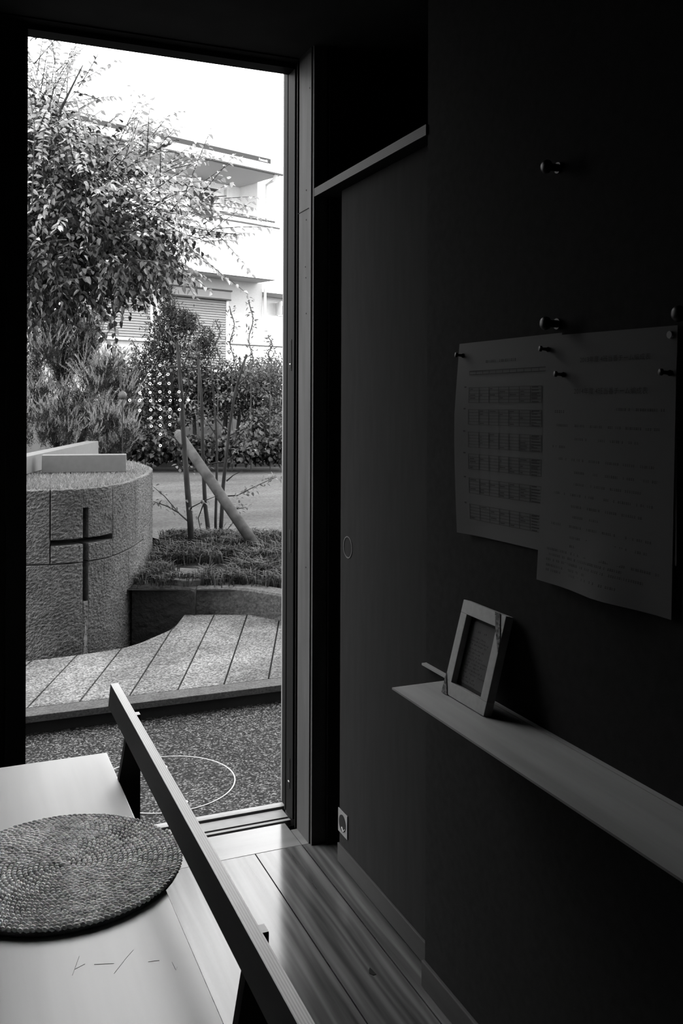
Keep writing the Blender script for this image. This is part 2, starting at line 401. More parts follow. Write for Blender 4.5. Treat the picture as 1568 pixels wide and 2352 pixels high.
# picture frame, leaning back
BL = at_z(1015, 1589, sz+.0012); BR = at_z(1110.5, 1646, sz+.0012)
fx = (BL[0]+BR[0])/2; fy1, fy0 = float(BL[1]), float(BR[1]); fw = fy1-fy0
lean = math.radians(15.0); fh = .172
E1 = np.array([0, -1., 0]); E2 = np.array([math.sin(lean), 0, math.cos(lean)]); E3 = np.cross(E1, E2); E3 = E3 if E3[0] < 0 else -E3
O = np.array([fx, fy1, sz+.0015])
def fpnt(s, t, k=0.): return O + E1*s + E2*t + E3*k
fr = thing('picture_frame', 'small pale wooden frame with a printed card, leaning on the shelf', 'picture frame', (fx, (fy0+fy1)/2, sz))
bw, th = .0235, .016
def bar(poly, nm='frame_bar'):
    MB().prism([fpnt(*p, 0) for p in poly], -E3*th).build(nm, FRAMEM, fr, bevel=.0008)
bar([(0, 0), (fw, 0), (fw, bw), (0, bw)]); bar([(0, fh-bw), (fw, fh-bw), (fw, fh), (0, fh)])
bar([(0, bw), (bw*.92, bw), (bw*.92, fh-bw), (0, fh-bw)]); bar([(fw-bw*.92, bw), (fw, bw), (fw, fh-bw), (fw-bw*.92, fh-bw)])
MB().prism([fpnt(s, t, -.012) for s, t in ((.02, .02), (fw-.02, .02), (fw-.02, fh-.02), (.02, fh-.02))], -E3*.003).build('backing', INK, fr)
# card with rounded corners
cs0, cs1, ct0, ct1, cr = .030, fw-.026, .030, fh-.030, .012
poly = []
for (cx, cy, a0) in ((cs1-cr, ct1-cr, 0), (cs0+cr, ct1-cr, 90), (cs0+cr, ct0+cr, 180), (cs1-cr, ct0+cr, 270)):
    for k in range(5):
        q = math.radians(a0+k*22.5); poly.append(fpnt(cx+cr*math.cos(q), cy+cr*math.sin(q), -.0112))
card = MB().prism(poly, -E3*.0006).build('card', CARD, fr)
mb = MB()
def strip(mb, P0, S, T, s0, s1, t, h):      # thin printed bar on a sheet
    a = P0 + S*s0 + T*(t-h/2); b = P0 + S*s1 + T*(t-h/2); mb.add([a, b, b+T*h, a+T*h], [(0, 1, 2, 3)])
def textline(mb, P0, S, T, s0, s1, t, h, gap=.25, bold=.6):
    s = s0
    while s < s1-h*.3:
        if random.random() > gap:
            hh = h*random.uniform(.55, 1.0)
            wv = h*random.uniform(.35, .9)
            strip(mb, P0, S, T, s, min(s+wv*.8, s1), t+random.uniform(-.1, .1)*h, hh*bold)
            if random.random() < .6: strip(mb, P0, S, T, s+wv*.2, min(s+wv*.45, s1), t, h)
        s += h
P0 = fpnt(0, 0, -.0109)
textline(mb, P0, E1, E2, .055, .085, fh-.046, .005, .1)
t = fh-.058
for k in range(15):
    textline(mb, P0, E1, E2, .035+random.choice((0, 0, .004)), random.uniform(.075, .112), t, .0042, .15); t -= .0061 if k not in (2, 10) else .0085
mb.build('printed_text', INK, card)
# lace tape across two corners
MB().prism([fpnt(s, t, .0006) for s, t in ((fw-.034, fh+.0005), (fw-.018, fh+.0005), (fw+.0005, fh-.046), (fw+.0005, fh-.062), (fw-.020, fh-.030))], E3*.0008).build('lace_tape', LACE, fr)
MB().prism([fpnt(s, t, .0006) for s, t in ((-.0005, .036), (-.0005, -.0005), (.020, -.0005))], E3*.0008).build('lace_tape', LACE, fr)
MB().prism([fpnt(fw*.4, .012, -th), fpnt(fw*.6, .012, -th), fpnt(fw*.6, .11, -th), fpnt(fw*.4, .11, -th)], -E3*.002).build('back_stand', INK, fr)

# paper sheets on the wall (slightly bulging sheets with real thickness)
def sheet(name, label, corners, off, curl, ncol=10, nrow=8, mat_=PAPER):
    TL, TR, BR_, BL_ = [np.asarray(at_x(p[0], p[1], XW-off)) for p in corners]
    V = []; Fc = []
    def pt(u, v):
        p = (TL*(1-u)+TR*u)*(1-v) + (BL_*(1-u)+BR_*u)*v
        return p + np.array([-curl(u, v), 0, 0])
    for j in range(nrow+1):
        for i in range(ncol+1): V.append(pt(i/ncol, j/nrow))
    for j in range(nrow):
        for i in range(ncol):
            a = j*(ncol+1)+i; Fc.append((a, a+ncol+1, a+ncol+2, a+1))
    m = len(V); V += [v + np.array([.0003, 0, 0]) for v in V]; Fc += [tuple(i+m for i in f[::-1]) for f in Fc]
    root = thing(name, label, 'notice', (XW, (TL[1]+TR[1])/2, min(BL_[2], BR_[2])), 'notices pinned to the wall')
    s = obj('paper', V, Fc, mat_, root, smooth=True)
    return root, s, pt
def pstrip(mb, pt, u0, u1, v, h, lift=.0006):
    V = []
    for (u, vv) in ((u0, v-h/2), (u0, v+h/2), (u1, v+h/2), (u1, v-h/2)): V.append(pt(u, vv) + np.array([-lift, 0, 0]))
    mb.add(V, [(0, 1, 2, 3)])
def ptext(mb, pt, u0, u1, v, h, gap=.2):
    u = u0; du = h*1.15
    while u < u1:
        if random.random() > gap:
            w_ = du*random.uniform(.35, .85); hh = h*random.uniform(.3, .5)
            pstrip(mb, pt, u, u+w_, v-h*.25, hh*.5); pstrip(mb, pt, u, u+w_, v+h*.2, hh*.6)
            if random.random() < .7: pstrip(mb, pt, u+w_*.4, u+w_*.62, v, h*.95)
        u += du
def tgroups(mb, pt, groups, v, h):
    for a, b in groups: ptext(mb, pt, a, b, v, h, .12)
# calendar sheet
r1, s1_, p1 = sheet('notice_sheet', 'leftmost pinned sheet, printed with six small calendar tables', [(1055, 790), (1290, 764), (1286, 1275), (1060, 1222)], .004,
                    lambda u, v: .010*(max(0, .35-u)/.35)**2*min(1, v*2.5) + .004*math.sin(v*3.0)*(1-u))
mb = MB()
tgroups(mb, p1, [(.30, .40), (.44, .60)], .105, .016)
pstrip(mb, p1, .13, .88, .150, .004); pstrip(mb, p1, .13, .88, .168, .004)
for k in range(12): pstrip(mb, p1, .13+k*.068, .135+k*.068, .159, .018)
for k, (v0, r0) in enumerate([(.232, .0), (.345, .0), (.462, .0), (.575, .0), (.70, .0), (.835, .0)]):
    pstrip(mb, p1, .085, .105, v0, .008)
    for r in range(6): pstrip(mb, p1, .13, .84, v0+.004+r*.0155, .0022)
    for cidx in range(8): pstrip(mb, p1, .13+cidx*.1005, .136+cidx*.1005, v0+.043, .078)
    for cidx in range(7):
        for r in range(5):
            if random.random() < .35: pstrip(mb, p1, .145+cidx*.1, .145+cidx*.1+random.uniform(.02, .06), v0+.012+r*.0155, .005)
    for r in range(6): pstrip(mb, p1, .75, .75+random.uniform(.04, .08), v0+.008+r*.014, .006)
mb.build('printed_text', INK, s1_)
def roster(name, label, corners, off, curl, full):
    r_, s_, p_ = sheet(name, label, corners, off, curl)
    m_ = MB()
    if full:
        T = .125
    else:
        T = .125
    tgroups(m_, p_, [(.58, .94)] if False else [(.60, .70), (.74, .80), (.82, .93)], T+.075, .013)
    if full:
        tgroups(m_, p_, [(.08, .20)], .215, .016)
        rows = [(.285, [(.12, .22), (.26, .36), (.40, .50), (.54, .64), (.67, .78), (.81, .9)]), (.345, [(.28, .38), (.47, .52), (.56, .65), (.68, .76)]),
                (.385, [(.09, .20)]), (.440, [(.12, .22), (.26, .35), (.40, .49), (.53, .62), (.66, .74), (.78, .88)]), (.497, [(.27, .36), (.42, .48), (.53, .63), (.66, .75), (.79, .90)]),
                (.55, [(.27, .36), (.42, .53), (.57, .65), (.68, .79)]), (.600, [(.12, .22), (.26, .34), (.38, .47), (.51, .6), (.63, .72), (.76, .87)]), (.652, [(.27, .35), (.4, .5), (.54, .62), (.66, .8)]),
                (.70, [(.27, .37), (.42, .5)]), (.745, [(.11, .2), (.26, .35), (.4, .48), (.52, .62), (.66, .7), (.74, .86)]), (.795, [(.27, .35), (.4, .49), (.53, .62), (.65, .72), (.76, .84)]),
                (.835, [(.27, .45)]), (.868, [(.08, .42), (.46, .7), (.74, .92)]), (.893, [(.1, .68)]), (.918, [(.08, .34), (.37, .56), (.6, .82)]), (.945, [(.08, .42)]), (.968, [(.08, .5), (.55, .66)])]
        for v, g in rows: tgroups(m_, p_, g, v*.97+.0, .0125)
    m_.build('printed_text', INK, s_)
    # heading in type
    cu = bpy.data.curves.new('heading', 'FONT'); cu.body = '2014年度 4班当番チーム編成表' if full else '2013年度 4班当番チーム編成表'
    cu.size = 1.0; cu.align_x = 'LEFT'; cu.align_y = 'CENTER'
    tmp = bpy.data.objects.new('heading', cu); COL.objects.link(tmp); bpy.context.view_layer.update()
    me = bpy.data.meshes.new_from_object(tmp.evaluated_get(bpy.context.evaluated_depsgraph_get()))
    bpy.data.objects.remove(tmp)
    co = np.array([v.co[:] for v in me.vertices]); wd = co[:, 0].max() if len(co) else 1
    V = [p_(.26 + x/wd*.56, T - y*.030) + np.array([-.0007, 0, 0]) for x, y, z in co]
    obj('heading', V, [tuple(p.vertices) for p in me.polygons], INK, s_)
    return r_, s_, p_
roster('notice_sheet', 'rear right sheet headed 2013, only its top edge showing', [(1268, 771), (1555, 747), (1553, 1300), (1262, 1250)], .0042, lambda u, v: .0, False)
roster('notice_sheet', 'front right sheet headed 2014, covering the sheet behind', [(1253, 838), (1553, 822), (1541, 1424), (1238.5, 1330)], .0055,
       lambda u, v: .006*v*v*(1-u) + .016*max(0, v-.80)/.2*max(0, 1-abs(u-.55)/.30), True)
def push_pin(px, py, label, flush=False):
    c = at_x(px, py, XW-.004); r = thing('push_pin', label, 'pin', c, 'push pins')
    if flush:
        MB().tube([c+np.array([.002, 0, 0]), c+np.array([-.003, 0, 0])], [.006, .005], 12).build('head', BRASS, r); return
    a = np.array([-1., .15, .08])
    MB().tube([c+a*.001, c+a*.004, c+a*.006, c+a*.013, c+a*.015, c+a*.018], [.004, .0045, .0028, .0026, .005, .0046], 12).build('head', PEG, r, smooth=True)
    MB().tube([c-a*.004, c+a*.002], .0005, 6).build('needle', STEEL, r)
push_pin(1066, 817, 'push pin at the upper left corner of the calendar sheet')
push_pin(1262, 803, 'push pin between the calendar sheet and the 2013 sheet')
push_pin(1297, 861, 'push pin at the upper left corner of the 2014 sheet')
push_pin(1542, 857, 'push pin at the upper right corner of the 2014 sheet')
push_pin(1540, 769, 'flat pin at the top right corner of the 2013 sheet', True)
def peg(px, py, label):
    c = at_x(px+16, py, XW); r = thing('wall_peg', label, 'peg', c, 'dark wall pegs')
    a = np.array([-1., 0, 0])
    MB().tube([c+a*.0005, c+a*.004], .009, 16).build('base', PEG, r)
    MB().tube([c+a*.003, c+a*.020], .006, 14).build('shaft', PEG, r)
    MB().tube([c+a*.019, c+a*.021, c+a*.026, c+a*.030, c+a*.032], [.007, .0105, .0112, .009, .005], 18).build('knob', PEG, r, smooth=True)
peg(1268, 386, 'single dark round wall peg high above the notices')
peg(1266, 744, 'dark round wall peg just above the joint of the two sheets')
peg(1576, 722, 'dark wall peg at the right edge of the picture')

# =================================================================== BENCH AND MAT
SEAT = .42
fc = at_z(245, 1728, SEAT); BX = float(fc[0]); BY = float(fc[1])
bench = thing('bench', 'pale wooden bench with a low rail back, by the doorway', 'bench', ((BX-.40+BX)/2, 1.2, 0))
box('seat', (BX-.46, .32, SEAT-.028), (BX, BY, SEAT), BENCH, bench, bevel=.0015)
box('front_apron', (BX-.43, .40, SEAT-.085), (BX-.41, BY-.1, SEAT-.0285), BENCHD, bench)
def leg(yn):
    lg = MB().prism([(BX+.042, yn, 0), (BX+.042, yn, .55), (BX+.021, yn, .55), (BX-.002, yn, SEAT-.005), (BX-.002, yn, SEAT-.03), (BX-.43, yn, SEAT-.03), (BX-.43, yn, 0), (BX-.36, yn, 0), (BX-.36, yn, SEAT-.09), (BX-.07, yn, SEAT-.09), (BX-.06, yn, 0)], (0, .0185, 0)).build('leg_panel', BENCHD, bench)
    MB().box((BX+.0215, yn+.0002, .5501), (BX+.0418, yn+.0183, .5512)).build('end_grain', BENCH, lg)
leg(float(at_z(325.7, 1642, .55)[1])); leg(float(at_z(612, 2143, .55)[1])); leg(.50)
# rail: tilted back a little
ta = at_y(253.7, 1571.5, BY); tb = at_y(248.5, 1618, BY); tr = at_z(270.6, 1571.5, float(ta[2]))
rt = .0165
A = np.array([ta[0], 0, ta[2]]); B = np.array([tb[0], 0, tb[2]-.004]); C = np.array([ta[0]+rt, 0, ta[2]]); D = np.array([tb[0]+rt, 0, tb[2]-.004])
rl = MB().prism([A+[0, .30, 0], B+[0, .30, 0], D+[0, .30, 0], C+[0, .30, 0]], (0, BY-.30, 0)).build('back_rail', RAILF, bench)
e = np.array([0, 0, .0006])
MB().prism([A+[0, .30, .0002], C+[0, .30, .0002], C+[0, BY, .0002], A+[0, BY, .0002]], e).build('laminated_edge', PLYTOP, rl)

mb = MB()
for q in ([(166, 2240), (182, 2196)], [(172, 2226), (195, 2214)], [(262, 2236), (290, 2200), (306, 2182)], [(340, 2209), (366, 2206)], [(216, 2215), (262, 2213)], [(395, 2210), (404, 2228), (407, 2221)]):
    mb.tube([at_z(x_, y_, SEAT+.0002) for x_, y_ in q], .0003, 4)
mb.build('scratch_marks', mat('scratch', .45, .36, spec=.45), bench)
mc = at_z(147, 1983, SEAT+.013)
mt = thing('round_mat', 'round braided straw mat lying on the bench seat', 'mat', (mc[0], mc[1], SEAT))
R = .192
V = []; Fc = []; n = 64
for z, r in ((SEAT+.0005, R-.004), (SEAT+.0085, R-.002)):
    for k in range(n): V.append((mc[0]+r*math.cos(2*math.pi*k/n), mc[1]+r*math.sin(2*math.pi*k/n), z))
Fc = [(k, (k+1) % n, (k+1) % n+n, k+n) for k in range(n)] + [tuple(range(n, 2*n)), tuple(range(n-1, -1, -1))]
obj('underside', V, Fc, mat('mat_core', .10, .9), mt)
pitch = .0082; Vs = []; Fs = []; th_ = 2.0; base = 0
ico = []
for lat, rr in ((-.9, .44), (-.2, 1.0), (.55, .85), (.95, .35)):
    for k in range(6): ico.append((rr*math.cos(k*math.pi/3+lat), rr*math.sin(k*math.pi/3+lat), lat))
icf = [(i*6+k, i*6+(k+1) % 6, (i+1)*6+(k+1) % 6, (i+1)*6+k) for i in range(3) for k in range(6)] + [tuple(range(18, 24))]
ico = np.array(ico)
while True:
    r = pitch*th_/(2*math.pi)
    if r > R-.003: break
    tdir = np.array([-math.sin(th_), math.cos(th_), 0]); rdir = np.array([math.cos(th_), math.sin(th_), 0])
    a1 = tdir*math.cos(.62)+rdir*math.sin(.62); a2 = -tdir*math.sin(.62)+rdir*math.cos(.62)
    cpos = np.array([mc[0], mc[1], SEAT+.0095]) + rdir*r + UP*random.uniform(-.0006, .0006)
    sc_ = random.uniform(.9, 1.1)
    Vs.append(cpos + np.outer(ico[:, 0]*.0064*sc_, a1) + np.outer(ico[:, 1]*.0036*sc_, a2) + np.outer(ico[:, 2]*.0042, UP))
    Fs += [tuple(i+base for i in f) for f in icf]; base += len(ico)
    th_ += .0088/r
o = obj('braided_coil', np.concatenate(Vs), Fs, ROPE, mt, smooth=True); o['kind'] = 'stuff'

# =================================================================== COURTYARD
GZ = -.15; SZ = -.07
gr = structure(box('ground', (-5, 2.56, GZ-.1), (7, 3.90, GZ), GRAVEL))
# round service cover flush in the paving
c0 = at_z(381, 1799, GZ); RM = .0739*2124*(EYE-GZ)/884
mh = thing('service_cover', 'round service cover rimmed with a thin metal ring in the gravel paving', 'manhole cover', (c0[0], c0[1], GZ))
n = 64
V = [(c0[0]+r*math.cos(2*math.pi*k/n), c0[1]+r*math.sin(2*math.pi*k/n), z) for r, z in ((RM+.0022, GZ+.0005), (RM+.0022, GZ+.003), (RM-.0022, GZ+.003), (RM-.0022, GZ+.0005)) for k in range(n)]
obj('ring', V, [(i*n+k, i*n+(k+1) % n, (i+1)*n+(k+1) % n, (i+1)*n+k) for i in range(3) for k in range(n)], RING, mh)
V = [(c0[0]+(RM-.005)*math.cos(2*math.pi*k/n), c0[1]+(RM-.005)*math.sin(2*math.pi*k/n), z) for z in (GZ+.0005, GZ+.0025) for k in range(n)]
obj('lid', V, [(k, (k+1) % n, (k+1) % n+n, k+n) for k in range(n)] + [tuple(range(n, 2*n))], GRAVEL2, mh)
for q in ((426, 1842), (379, 1762)):
    p = at_z(*q, GZ+.004)
    MB().tube([p, p+UP*.003], [.009, .007], 12).build('lifting_eye', STEEL, mh)
# nosing strip and riser of the slab terrace
YK0 = float(at_z(350, 1655.5, GZ)[1]); YK0 = 3.87
kb = thing('kerb', None, None, (0, YK0, GZ), kind='structure')
box('nosing', (-5, YK0, SZ-.028), (7, YK0+.105, SZ), KERB, kb, bevel=.002)
box('riser', (-5, YK0+.03, GZ-.05), (7, YK0+.10, SZ-.028), RISER, kb)

# slabs: strips along direction JD, cut by the basin's curve
JA = math.atan(-50/2124)
def bcoord(p):                             # world -> (b across joints, a along joints)
    xc = p[0]*RT[0]+p[1]*RT[1]; d = p[0]*FW[0]+p[1]*FW[1]
    return xc*math.cos(JA)-d*math.sin(JA), xc*math.sin(JA)+d*math.cos(JA)
def from_ba(b, a, z):
    xc = b*math.cos(JA)+a*math.sin(JA); d = -b*math.sin(JA)+a*math.cos(JA); return cw(xc, d, z)
arc = [bcoord(at_z(*q, SZ)) for q in ((-260, 1560), (-60, 1536), (58, 1519), (130, 1511), (190, 1503), (245, 1495), (290, 1487), (325, 1476), (350, 1465), (378, 1453), (400, 1443), (415, 1429), (424, 1412), (560, 1412), (650, 1412), (800, 1412), (1000, 1412), (1300, 1412))]
arc_b = np.array([q[0] for q in arc]); arc_a = np.array([q[1] for q in arc])
pv = thing('pavement', None, None, (0, 4.5, SZ-.05), kind='structure')
def near_a(b):                             # where the strip meets the nosing line Y = YK0+.107
    lo, hi = 0., 12.
    for _ in range(40):
        m = (lo+hi)/2
        if from_ba(b, m, 0)[1] < YK0+.107: lo = m
        else: hi = m
    return hi
k0 = -.612
for k in range(-7, 9):
    b0, b1 = k0+.1925*k+.004, k0+.1925*(k+1)-.004
    bs = sorted([b0, b1] + [x for x in arc_b if b0 < x < b1])
    top = [(b, float(np.interp(b, arc_b, arc_a))) for b in bs]
    poly = [from_ba(b0, near_a(b0), SZ), from_ba(b1, near_a(b1), SZ)] + [from_ba(b, a, SZ) for b, a in reversed(top)]
    if top[0][1]-near_a(b0) < .02: continue
    MB().prism(poly, (0, 0, -.045)).build('slab', GRANITE, pv)
bl = [(b, float(np.interp(b, arc_b, arc_a))-.02) for b in np.linspace(-2.0, 1.2, 40)]
poly = [from_ba(-2.0, near_a(-2.0), SZ-.012), from_ba(1.2, near_a(1.2), SZ-.012)] + [from_ba(b, a, SZ-.012) for b, a in reversed(bl)]
MB().prism(poly, (0, 0, -.4)).build('slab_bed', RISER, pv)

# ---- fountain: rounded stone drum with a cross-shaped slot
ctrl = [(-3.75, 5.9), (-3.2, 5.2), (-2.6, 4.98), (-2.1, 4.92), (-1.688, 4.94), (-1.488, 4.99), (-1.37, 5.09), (-1.295, 5.24), (-1.258, 5.5), (-1.252, 5.8), (-1.270, 6.1), (-1.33, 6.5),
        (-1.45, 6.83), (-1.60, 7.15), (-2.0, 7.75), (-2.5, 8.2), (-3.1, 8.2), (-3.6, 7.6), (-3.85, 6.7)]
def catmull(P, per=12):
    P = np.array(P); n = len(P); out = []
    for i in range(n):
        p0, p1_, p2_, p3_ = P[(i-1) % n], P[i], P[(i+1) % n], P[(i+2) % n]
        for t in np.linspace(0, 1, per, endpoint=False):
            out.append(.5*((2*p1_)+(-p0+p2_)*t+(2*p0-5*p1_+4*p2_-p3_)*t*t+(-p0+3*p1_-3*p2_+p3_)*t**3))
    return np.array(out)
ol = catmull(ctrl); NO = len(ol)
seg = np.linalg.norm(np.roll(ol, -1, 0)-ol, axis=1); SL = np.concatenate([[0], np.cumsum(seg)])
olc = np.vstack([ol, ol[:1]])
tang = np.roll(ol, -1, 0)-np.roll(ol, 1, 0); tang /= np.linalg.norm(tang, axis=1)[:, None]
inw = np.stack([-tang[:, 1], tang[:, 0]], 1)
if np.dot(inw[0], ol.mean(0)-ol[0]) < 0: inw = -inw
inwc = np.vstack([inw, inw[:1]])
def onl(s, off=0.):
    x = np.interp(s, SL, olc[:, 0]); y = np.interp(s, SL, olc[:, 1]); ix = np.interp(s, SL, inwc[:, 0]); iy = np.interp(s, SL, inwc[:, 1])
    q = math.hypot(ix, iy); return np.array([x+ix/q*off, y+iy/q*off])
def s_at_px(px):                           # arc length where the drum's visible face crosses a photo column
    best = None
    for i in range(NO):
        s = SL[i]
        if s > SL[14*12]: break
        p = olc[i]; x = PX+F*p[0]/p[1]
        if px <= 353 and x >= px: 
            p0 = olc[i-1]; x0 = PX+F*p0[0]/p0[1]; f = (px-x0)/(x-x0) if x != x0 else 0
            return SL[i-1]+f*(SL[i]-SL[i-1])
    return SL[11*12]
ZT = .70; TK = .13
SP = {k: s_at_px(k) for k in (116, 191, 204, 259, 296, 311, 329)}
SMAX = SL[-1]
drum = thing('fountain', 'curved rough granite fountain drum with a cross-shaped slot cut in its face', 'fountain', cw(-2.4, 6.3, -.45))
def stone(rects, m=STONE, gap=.003, out=0., fine=True):
    mb = MB()
    for s0, s1, z0, z1, g in rects:        # g: which sides are joints (L,R,B,T)
        s0 += gap*('L' in g); s1 -= gap*('R' in g); z0 += gap*('B' in g); z1 -= gap*('T' in g)
        step = .005 if fine else .05
        lo = max(s0, s1-1.3) if fine and s0 == 0 else s0
        ss = np.linspace(lo, s1, max(3, int((s1-lo)/step)+1))
        if lo > s0: ss = np.concatenate([np.linspace(s0, lo, 14)[:-1], ss])
        zz = np.linspace(z0, z1, max(3, int((z1-z0)/step)+1)); ns, nz = len(ss), len(zz)-1
        V = []; Fc = []
        for i, s in enumerate(ss):
            a = onl(s); b = onl(s, TK); q = (b-a)/TK
            for j, z in enumerate(zz):
                ed = (0 < i < ns-1) and (0 < j < nz)
                h = 0.
                if ed:
                    w_ = Vector(cw(a[0], a[1], z)); w2 = Vector((w_.x, w_.y, w_.z*1.5)); h = .0035*noise.noise(w2*60)+.003*noise.noise(w2*105+Vector((7, 3, 1)))+.003*noise.noise(w_*12)+.002+random.uniform(-.0016, .0016)
                p = a-q*(h+out); V.append(cw(p[0], p[1], z))
            for z in zz: V.append(cw(b[0], b[1], z))
        K = 2*(nz+1)
        for i in range(ns-1):
            for j in range(nz): Fc.append((i*K+j, (i+1)*K+j, (i+1)*K+j+1, i*K+j+1))
            Fc.append((i*K+nz+1, i*K+2*nz+1, (i+1)*K+2*nz+1, (i+1)*K+nz+1))
            Fc.append((i*K, i*K+nz+1, (i+1)*K+nz+1, (i+1)*K)); Fc.append((i*K+nz, (i+1)*K+nz, (i+1)*K+2*nz+1, i*K+2*nz+1))
        for i, fl_ in ((0, 0), (ns-1, 1)):
            for j in range(nz):
                q = (i*K+j, i*K+j+1, i*K+nz+2+j, i*K+nz+1+j); Fc.append(q[::-1] if fl_ else q)
        mb.add(V, Fc)
    return mb.build('stone', m, drum)
ZJ = .30; BZ0, BZ1 = .398, .430
stone([(0.0, SP[116], ZJ, ZT, 'LRB')])
stone([(SP[116], SP[191], BZ1, ZT, 'L'), (SP[191], SP[204], .595, ZT, ''), (SP[204], SP[259], BZ1, ZT, 'R')])
stone([(SP[116], SP[191], ZJ, BZ0, 'LB')], out=.002); stone([(SP[204], SP[259], ZJ, BZ0, 'RB')], out=.002)
stone([(SP[259], SP[311], ZJ, ZT, 'LRB')]); stone([(SP[311], SP[329], ZJ, ZT, 'LRB')])
stone([(SP[329], SP[329]+.9, .375, ZT, 'LRB')])
stone([(SP[329], SP[329]+.9, -.45, .375, 'LRT')])
stone([(0.0, SP[191], -.45, ZJ, 'T'), (SP[191], SP[204], -.45, .08, ''), (SP[204], SP[296], -.45, ZJ, 'RT')])
stone([(SP[296], SP[329], -.45, ZJ, 'LRT')])
stone([(SP[329]+.9, SMAX*.82, -.45, ZT, 'L')], fine=False); stone([(SMAX*.82, SMAX, -.45, ZT, 'L')], fine=False)
# core behind the slots
V = []; nC = 80
for z in (-.45, ZT-.03):
    for k in range(nC):
        p = onl(SMAX*k/nC, TK+.012); V.append(cw(p[0], p[1], z))
obj('core', V, [(k, (k+1) % nC, (k+1) % nC+nC, k+nC) for k in range(nC)], CORE, drum)
V = [cw(*onl(SMAX*k/nC, TK*.5), ZT-.006) for k in range(nC)] + [cw(-2.5, 6.4, ZT+.01)]
V2 = [cw(*(onl(SMAX*k/nC, TK*.5)), ZT-.006) for k in range(nC)]
lawn_top = obj('planted_top', V, [(k, (k+1) % nC, nC) for k in range(nC)], LAWNB, drum)
# lime stain running from the foot of the slot
ssm = (SP[191]+SP[204])/2
prof = [(.085, .014), (.06, .012), (.045, .004), (-.03, .003), (-.09, .006), (-.12, .012), (-.15, .009), (-.20, .016), (-.26, .024), (-.40, .028)]
V = []; Fc = []
for z, hw in prof:
    for sgn in (-1, 1):
        p = onl(ssm+sgn*hw*random.uniform(.8, 1.1), -.0025); V.append(cw(p[0], p[1], z))
for i in range(len(prof)-1): Fc.append((2*i, 2*i+1, 2*i+3, 2*i+2))
obj('lime_stain', V, Fc, STAIN, drum)
# short turf on top (blades)
def blades(name, P, Hh, Wd, lean, m, parent=None):
    n = len(P); a = rng.uniform(0, 2*math.pi, n); dx = np.stack([np.cos(a), np.sin(a), np.zeros(n)], 1)
    b = rng.uniform(0, 2*math.pi, n); ln = np.stack([np.cos(b), np.sin(b), np.zeros(n)], 1)*(rng.uniform(.2, 1, n)*lean)[:, None]
    Hn = Hh*rng.uniform(.6, 1.2, n); Wn = np.full(n, Wd)
    V = np.stack([P-dx*Wn[:, None]/2, P+dx*Wn[:, None]/2, P+ln*Hn[:, None]+UP*Hn[:, None]*np.sqrt(np.maximum(.05, 1-(lean*.6)**2))], 1).reshape(-1, 3)
    Fc = np.arange(3*n).reshape(n, 3)
    o = obj(name, V, Fc, m, parent); o['kind'] = 'stuff'; return o
pts = []
while len(pts) < 30000:
    xc = rng.uniform(-3.4, -1.2, 4000); d = rng.uniform(4.9, 8.2, 4000)
    for x_, d_ in zip(xc, d):
        q = np.argmin((ol[:, 0]-x_)**2+(ol[:, 1]-d_)**2)
        if np.dot(np.array([x_, d_])-ol[q], inw[q]) > .02 and d_ < 5.0+rng.random()**1.5*3.4: pts.append((x_, d_))
pts = np.array(pts[:30000]); P = np.outer(pts[:, 0], RT)+np.outer(pts[:, 1], FW); P[:, 2] = ZT-.005
blades('turf', P, .030, .007, .9, LLAWN, drum)
# pit floor
structure(box('basin_floor', tuple(cw(-2.5, 4.3, -.5)-np.array([2.0, .6, 0])), tuple(cw(-.9, 5.6, -.45)+np.array([1.5, 1.2, 0])), CORE))

# lying cross of painted beams on the drum
bz0 = ZT+.012
cx = thing('beam_cross', 'large pale cross of square beams lying on top of the fountain', 'cross', cw(-2.1, 6.4, bz0))
nl = at_z(59, 1090, bz0); fr_ = at_z(226, 1043, bz0)
ax = fr_-nl; ax[2] = 0; La = np.linalg.norm(ax); ax /= La; px_ = np.array([ax[1], -ax[0], 0])
bh, bwid = .112, .105
def beam(p, dr_, L_, wd, nm):
    q = np.array([-dr_[1], dr_[0], 0])
    MB().prism([p, p+q*wd, p+q*wd+UP*bh, p+UP*bh], dr_*L_).build(nm, BEAMM, cx, bevel=.003)
beam(nl-ax*.9, ax, La+.9, bwid, 'long_beam')
jn = at_z(94, 1086, bz0); en = at_z(288, 1083.5, bz0)
dB = en-jn; dB[2] = 0; LB = np.linalg.norm(dB); dB /= LB
beam(jn+dB*.004, dB, LB, bwid, 'cross_arm')
jl_ = jn-px_*(bwid+.01); beam(jl_-dB*LB, dB, LB-.03, bwid, 'cross_arm')

# ---- planter with retaining stones
PZ = .08
pl = thing('planter', 'low granite planter edge around the young trees', 'planter', cw(.2, 6.0, -.45))
def ret(pxs, m, depth=.16):
    front = [at_z(x_, y_, PZ) for x_, y_ in pxs]; mb = MB(); V = []; Fc = []
    n = len(front)
    for p in front:
        q = p/np.linalg.norm(p[:2])*0; f_ = FW*depth
        V += [(p[0], p[1], -.45), (p[0], p[1], PZ-.012), (p[0]+FW[0]*.012, p[1]+FW[1]*.012, PZ), (p[0]+f_[0], p[1]+f_[1], PZ), (p[0]+f_[0], p[1]+f_[1], -.45)]
    for i in range(n-1):
        for j in range(5):
            j2 = (j+1) % 5; Fc.append((i*5+j, (i+1)*5+j, (i+1)*5+j2, i*5+j2))
    Fc += [tuple(range(5)), tuple((n-1)*5+j for j in range(4, -1, -1))]
    mb.add(V, Fc).build('edging_stone', m, pl)
ret([(303, 1347.5), (340, 1348), (400, 1349), (434, 1351), (447, 1355)], STONEDK)
ret([(449.5, 1349.5), (480, 1348), (520, 1348.5), (570, 1353), (620, 1361), (665, 1369)], STONEP)
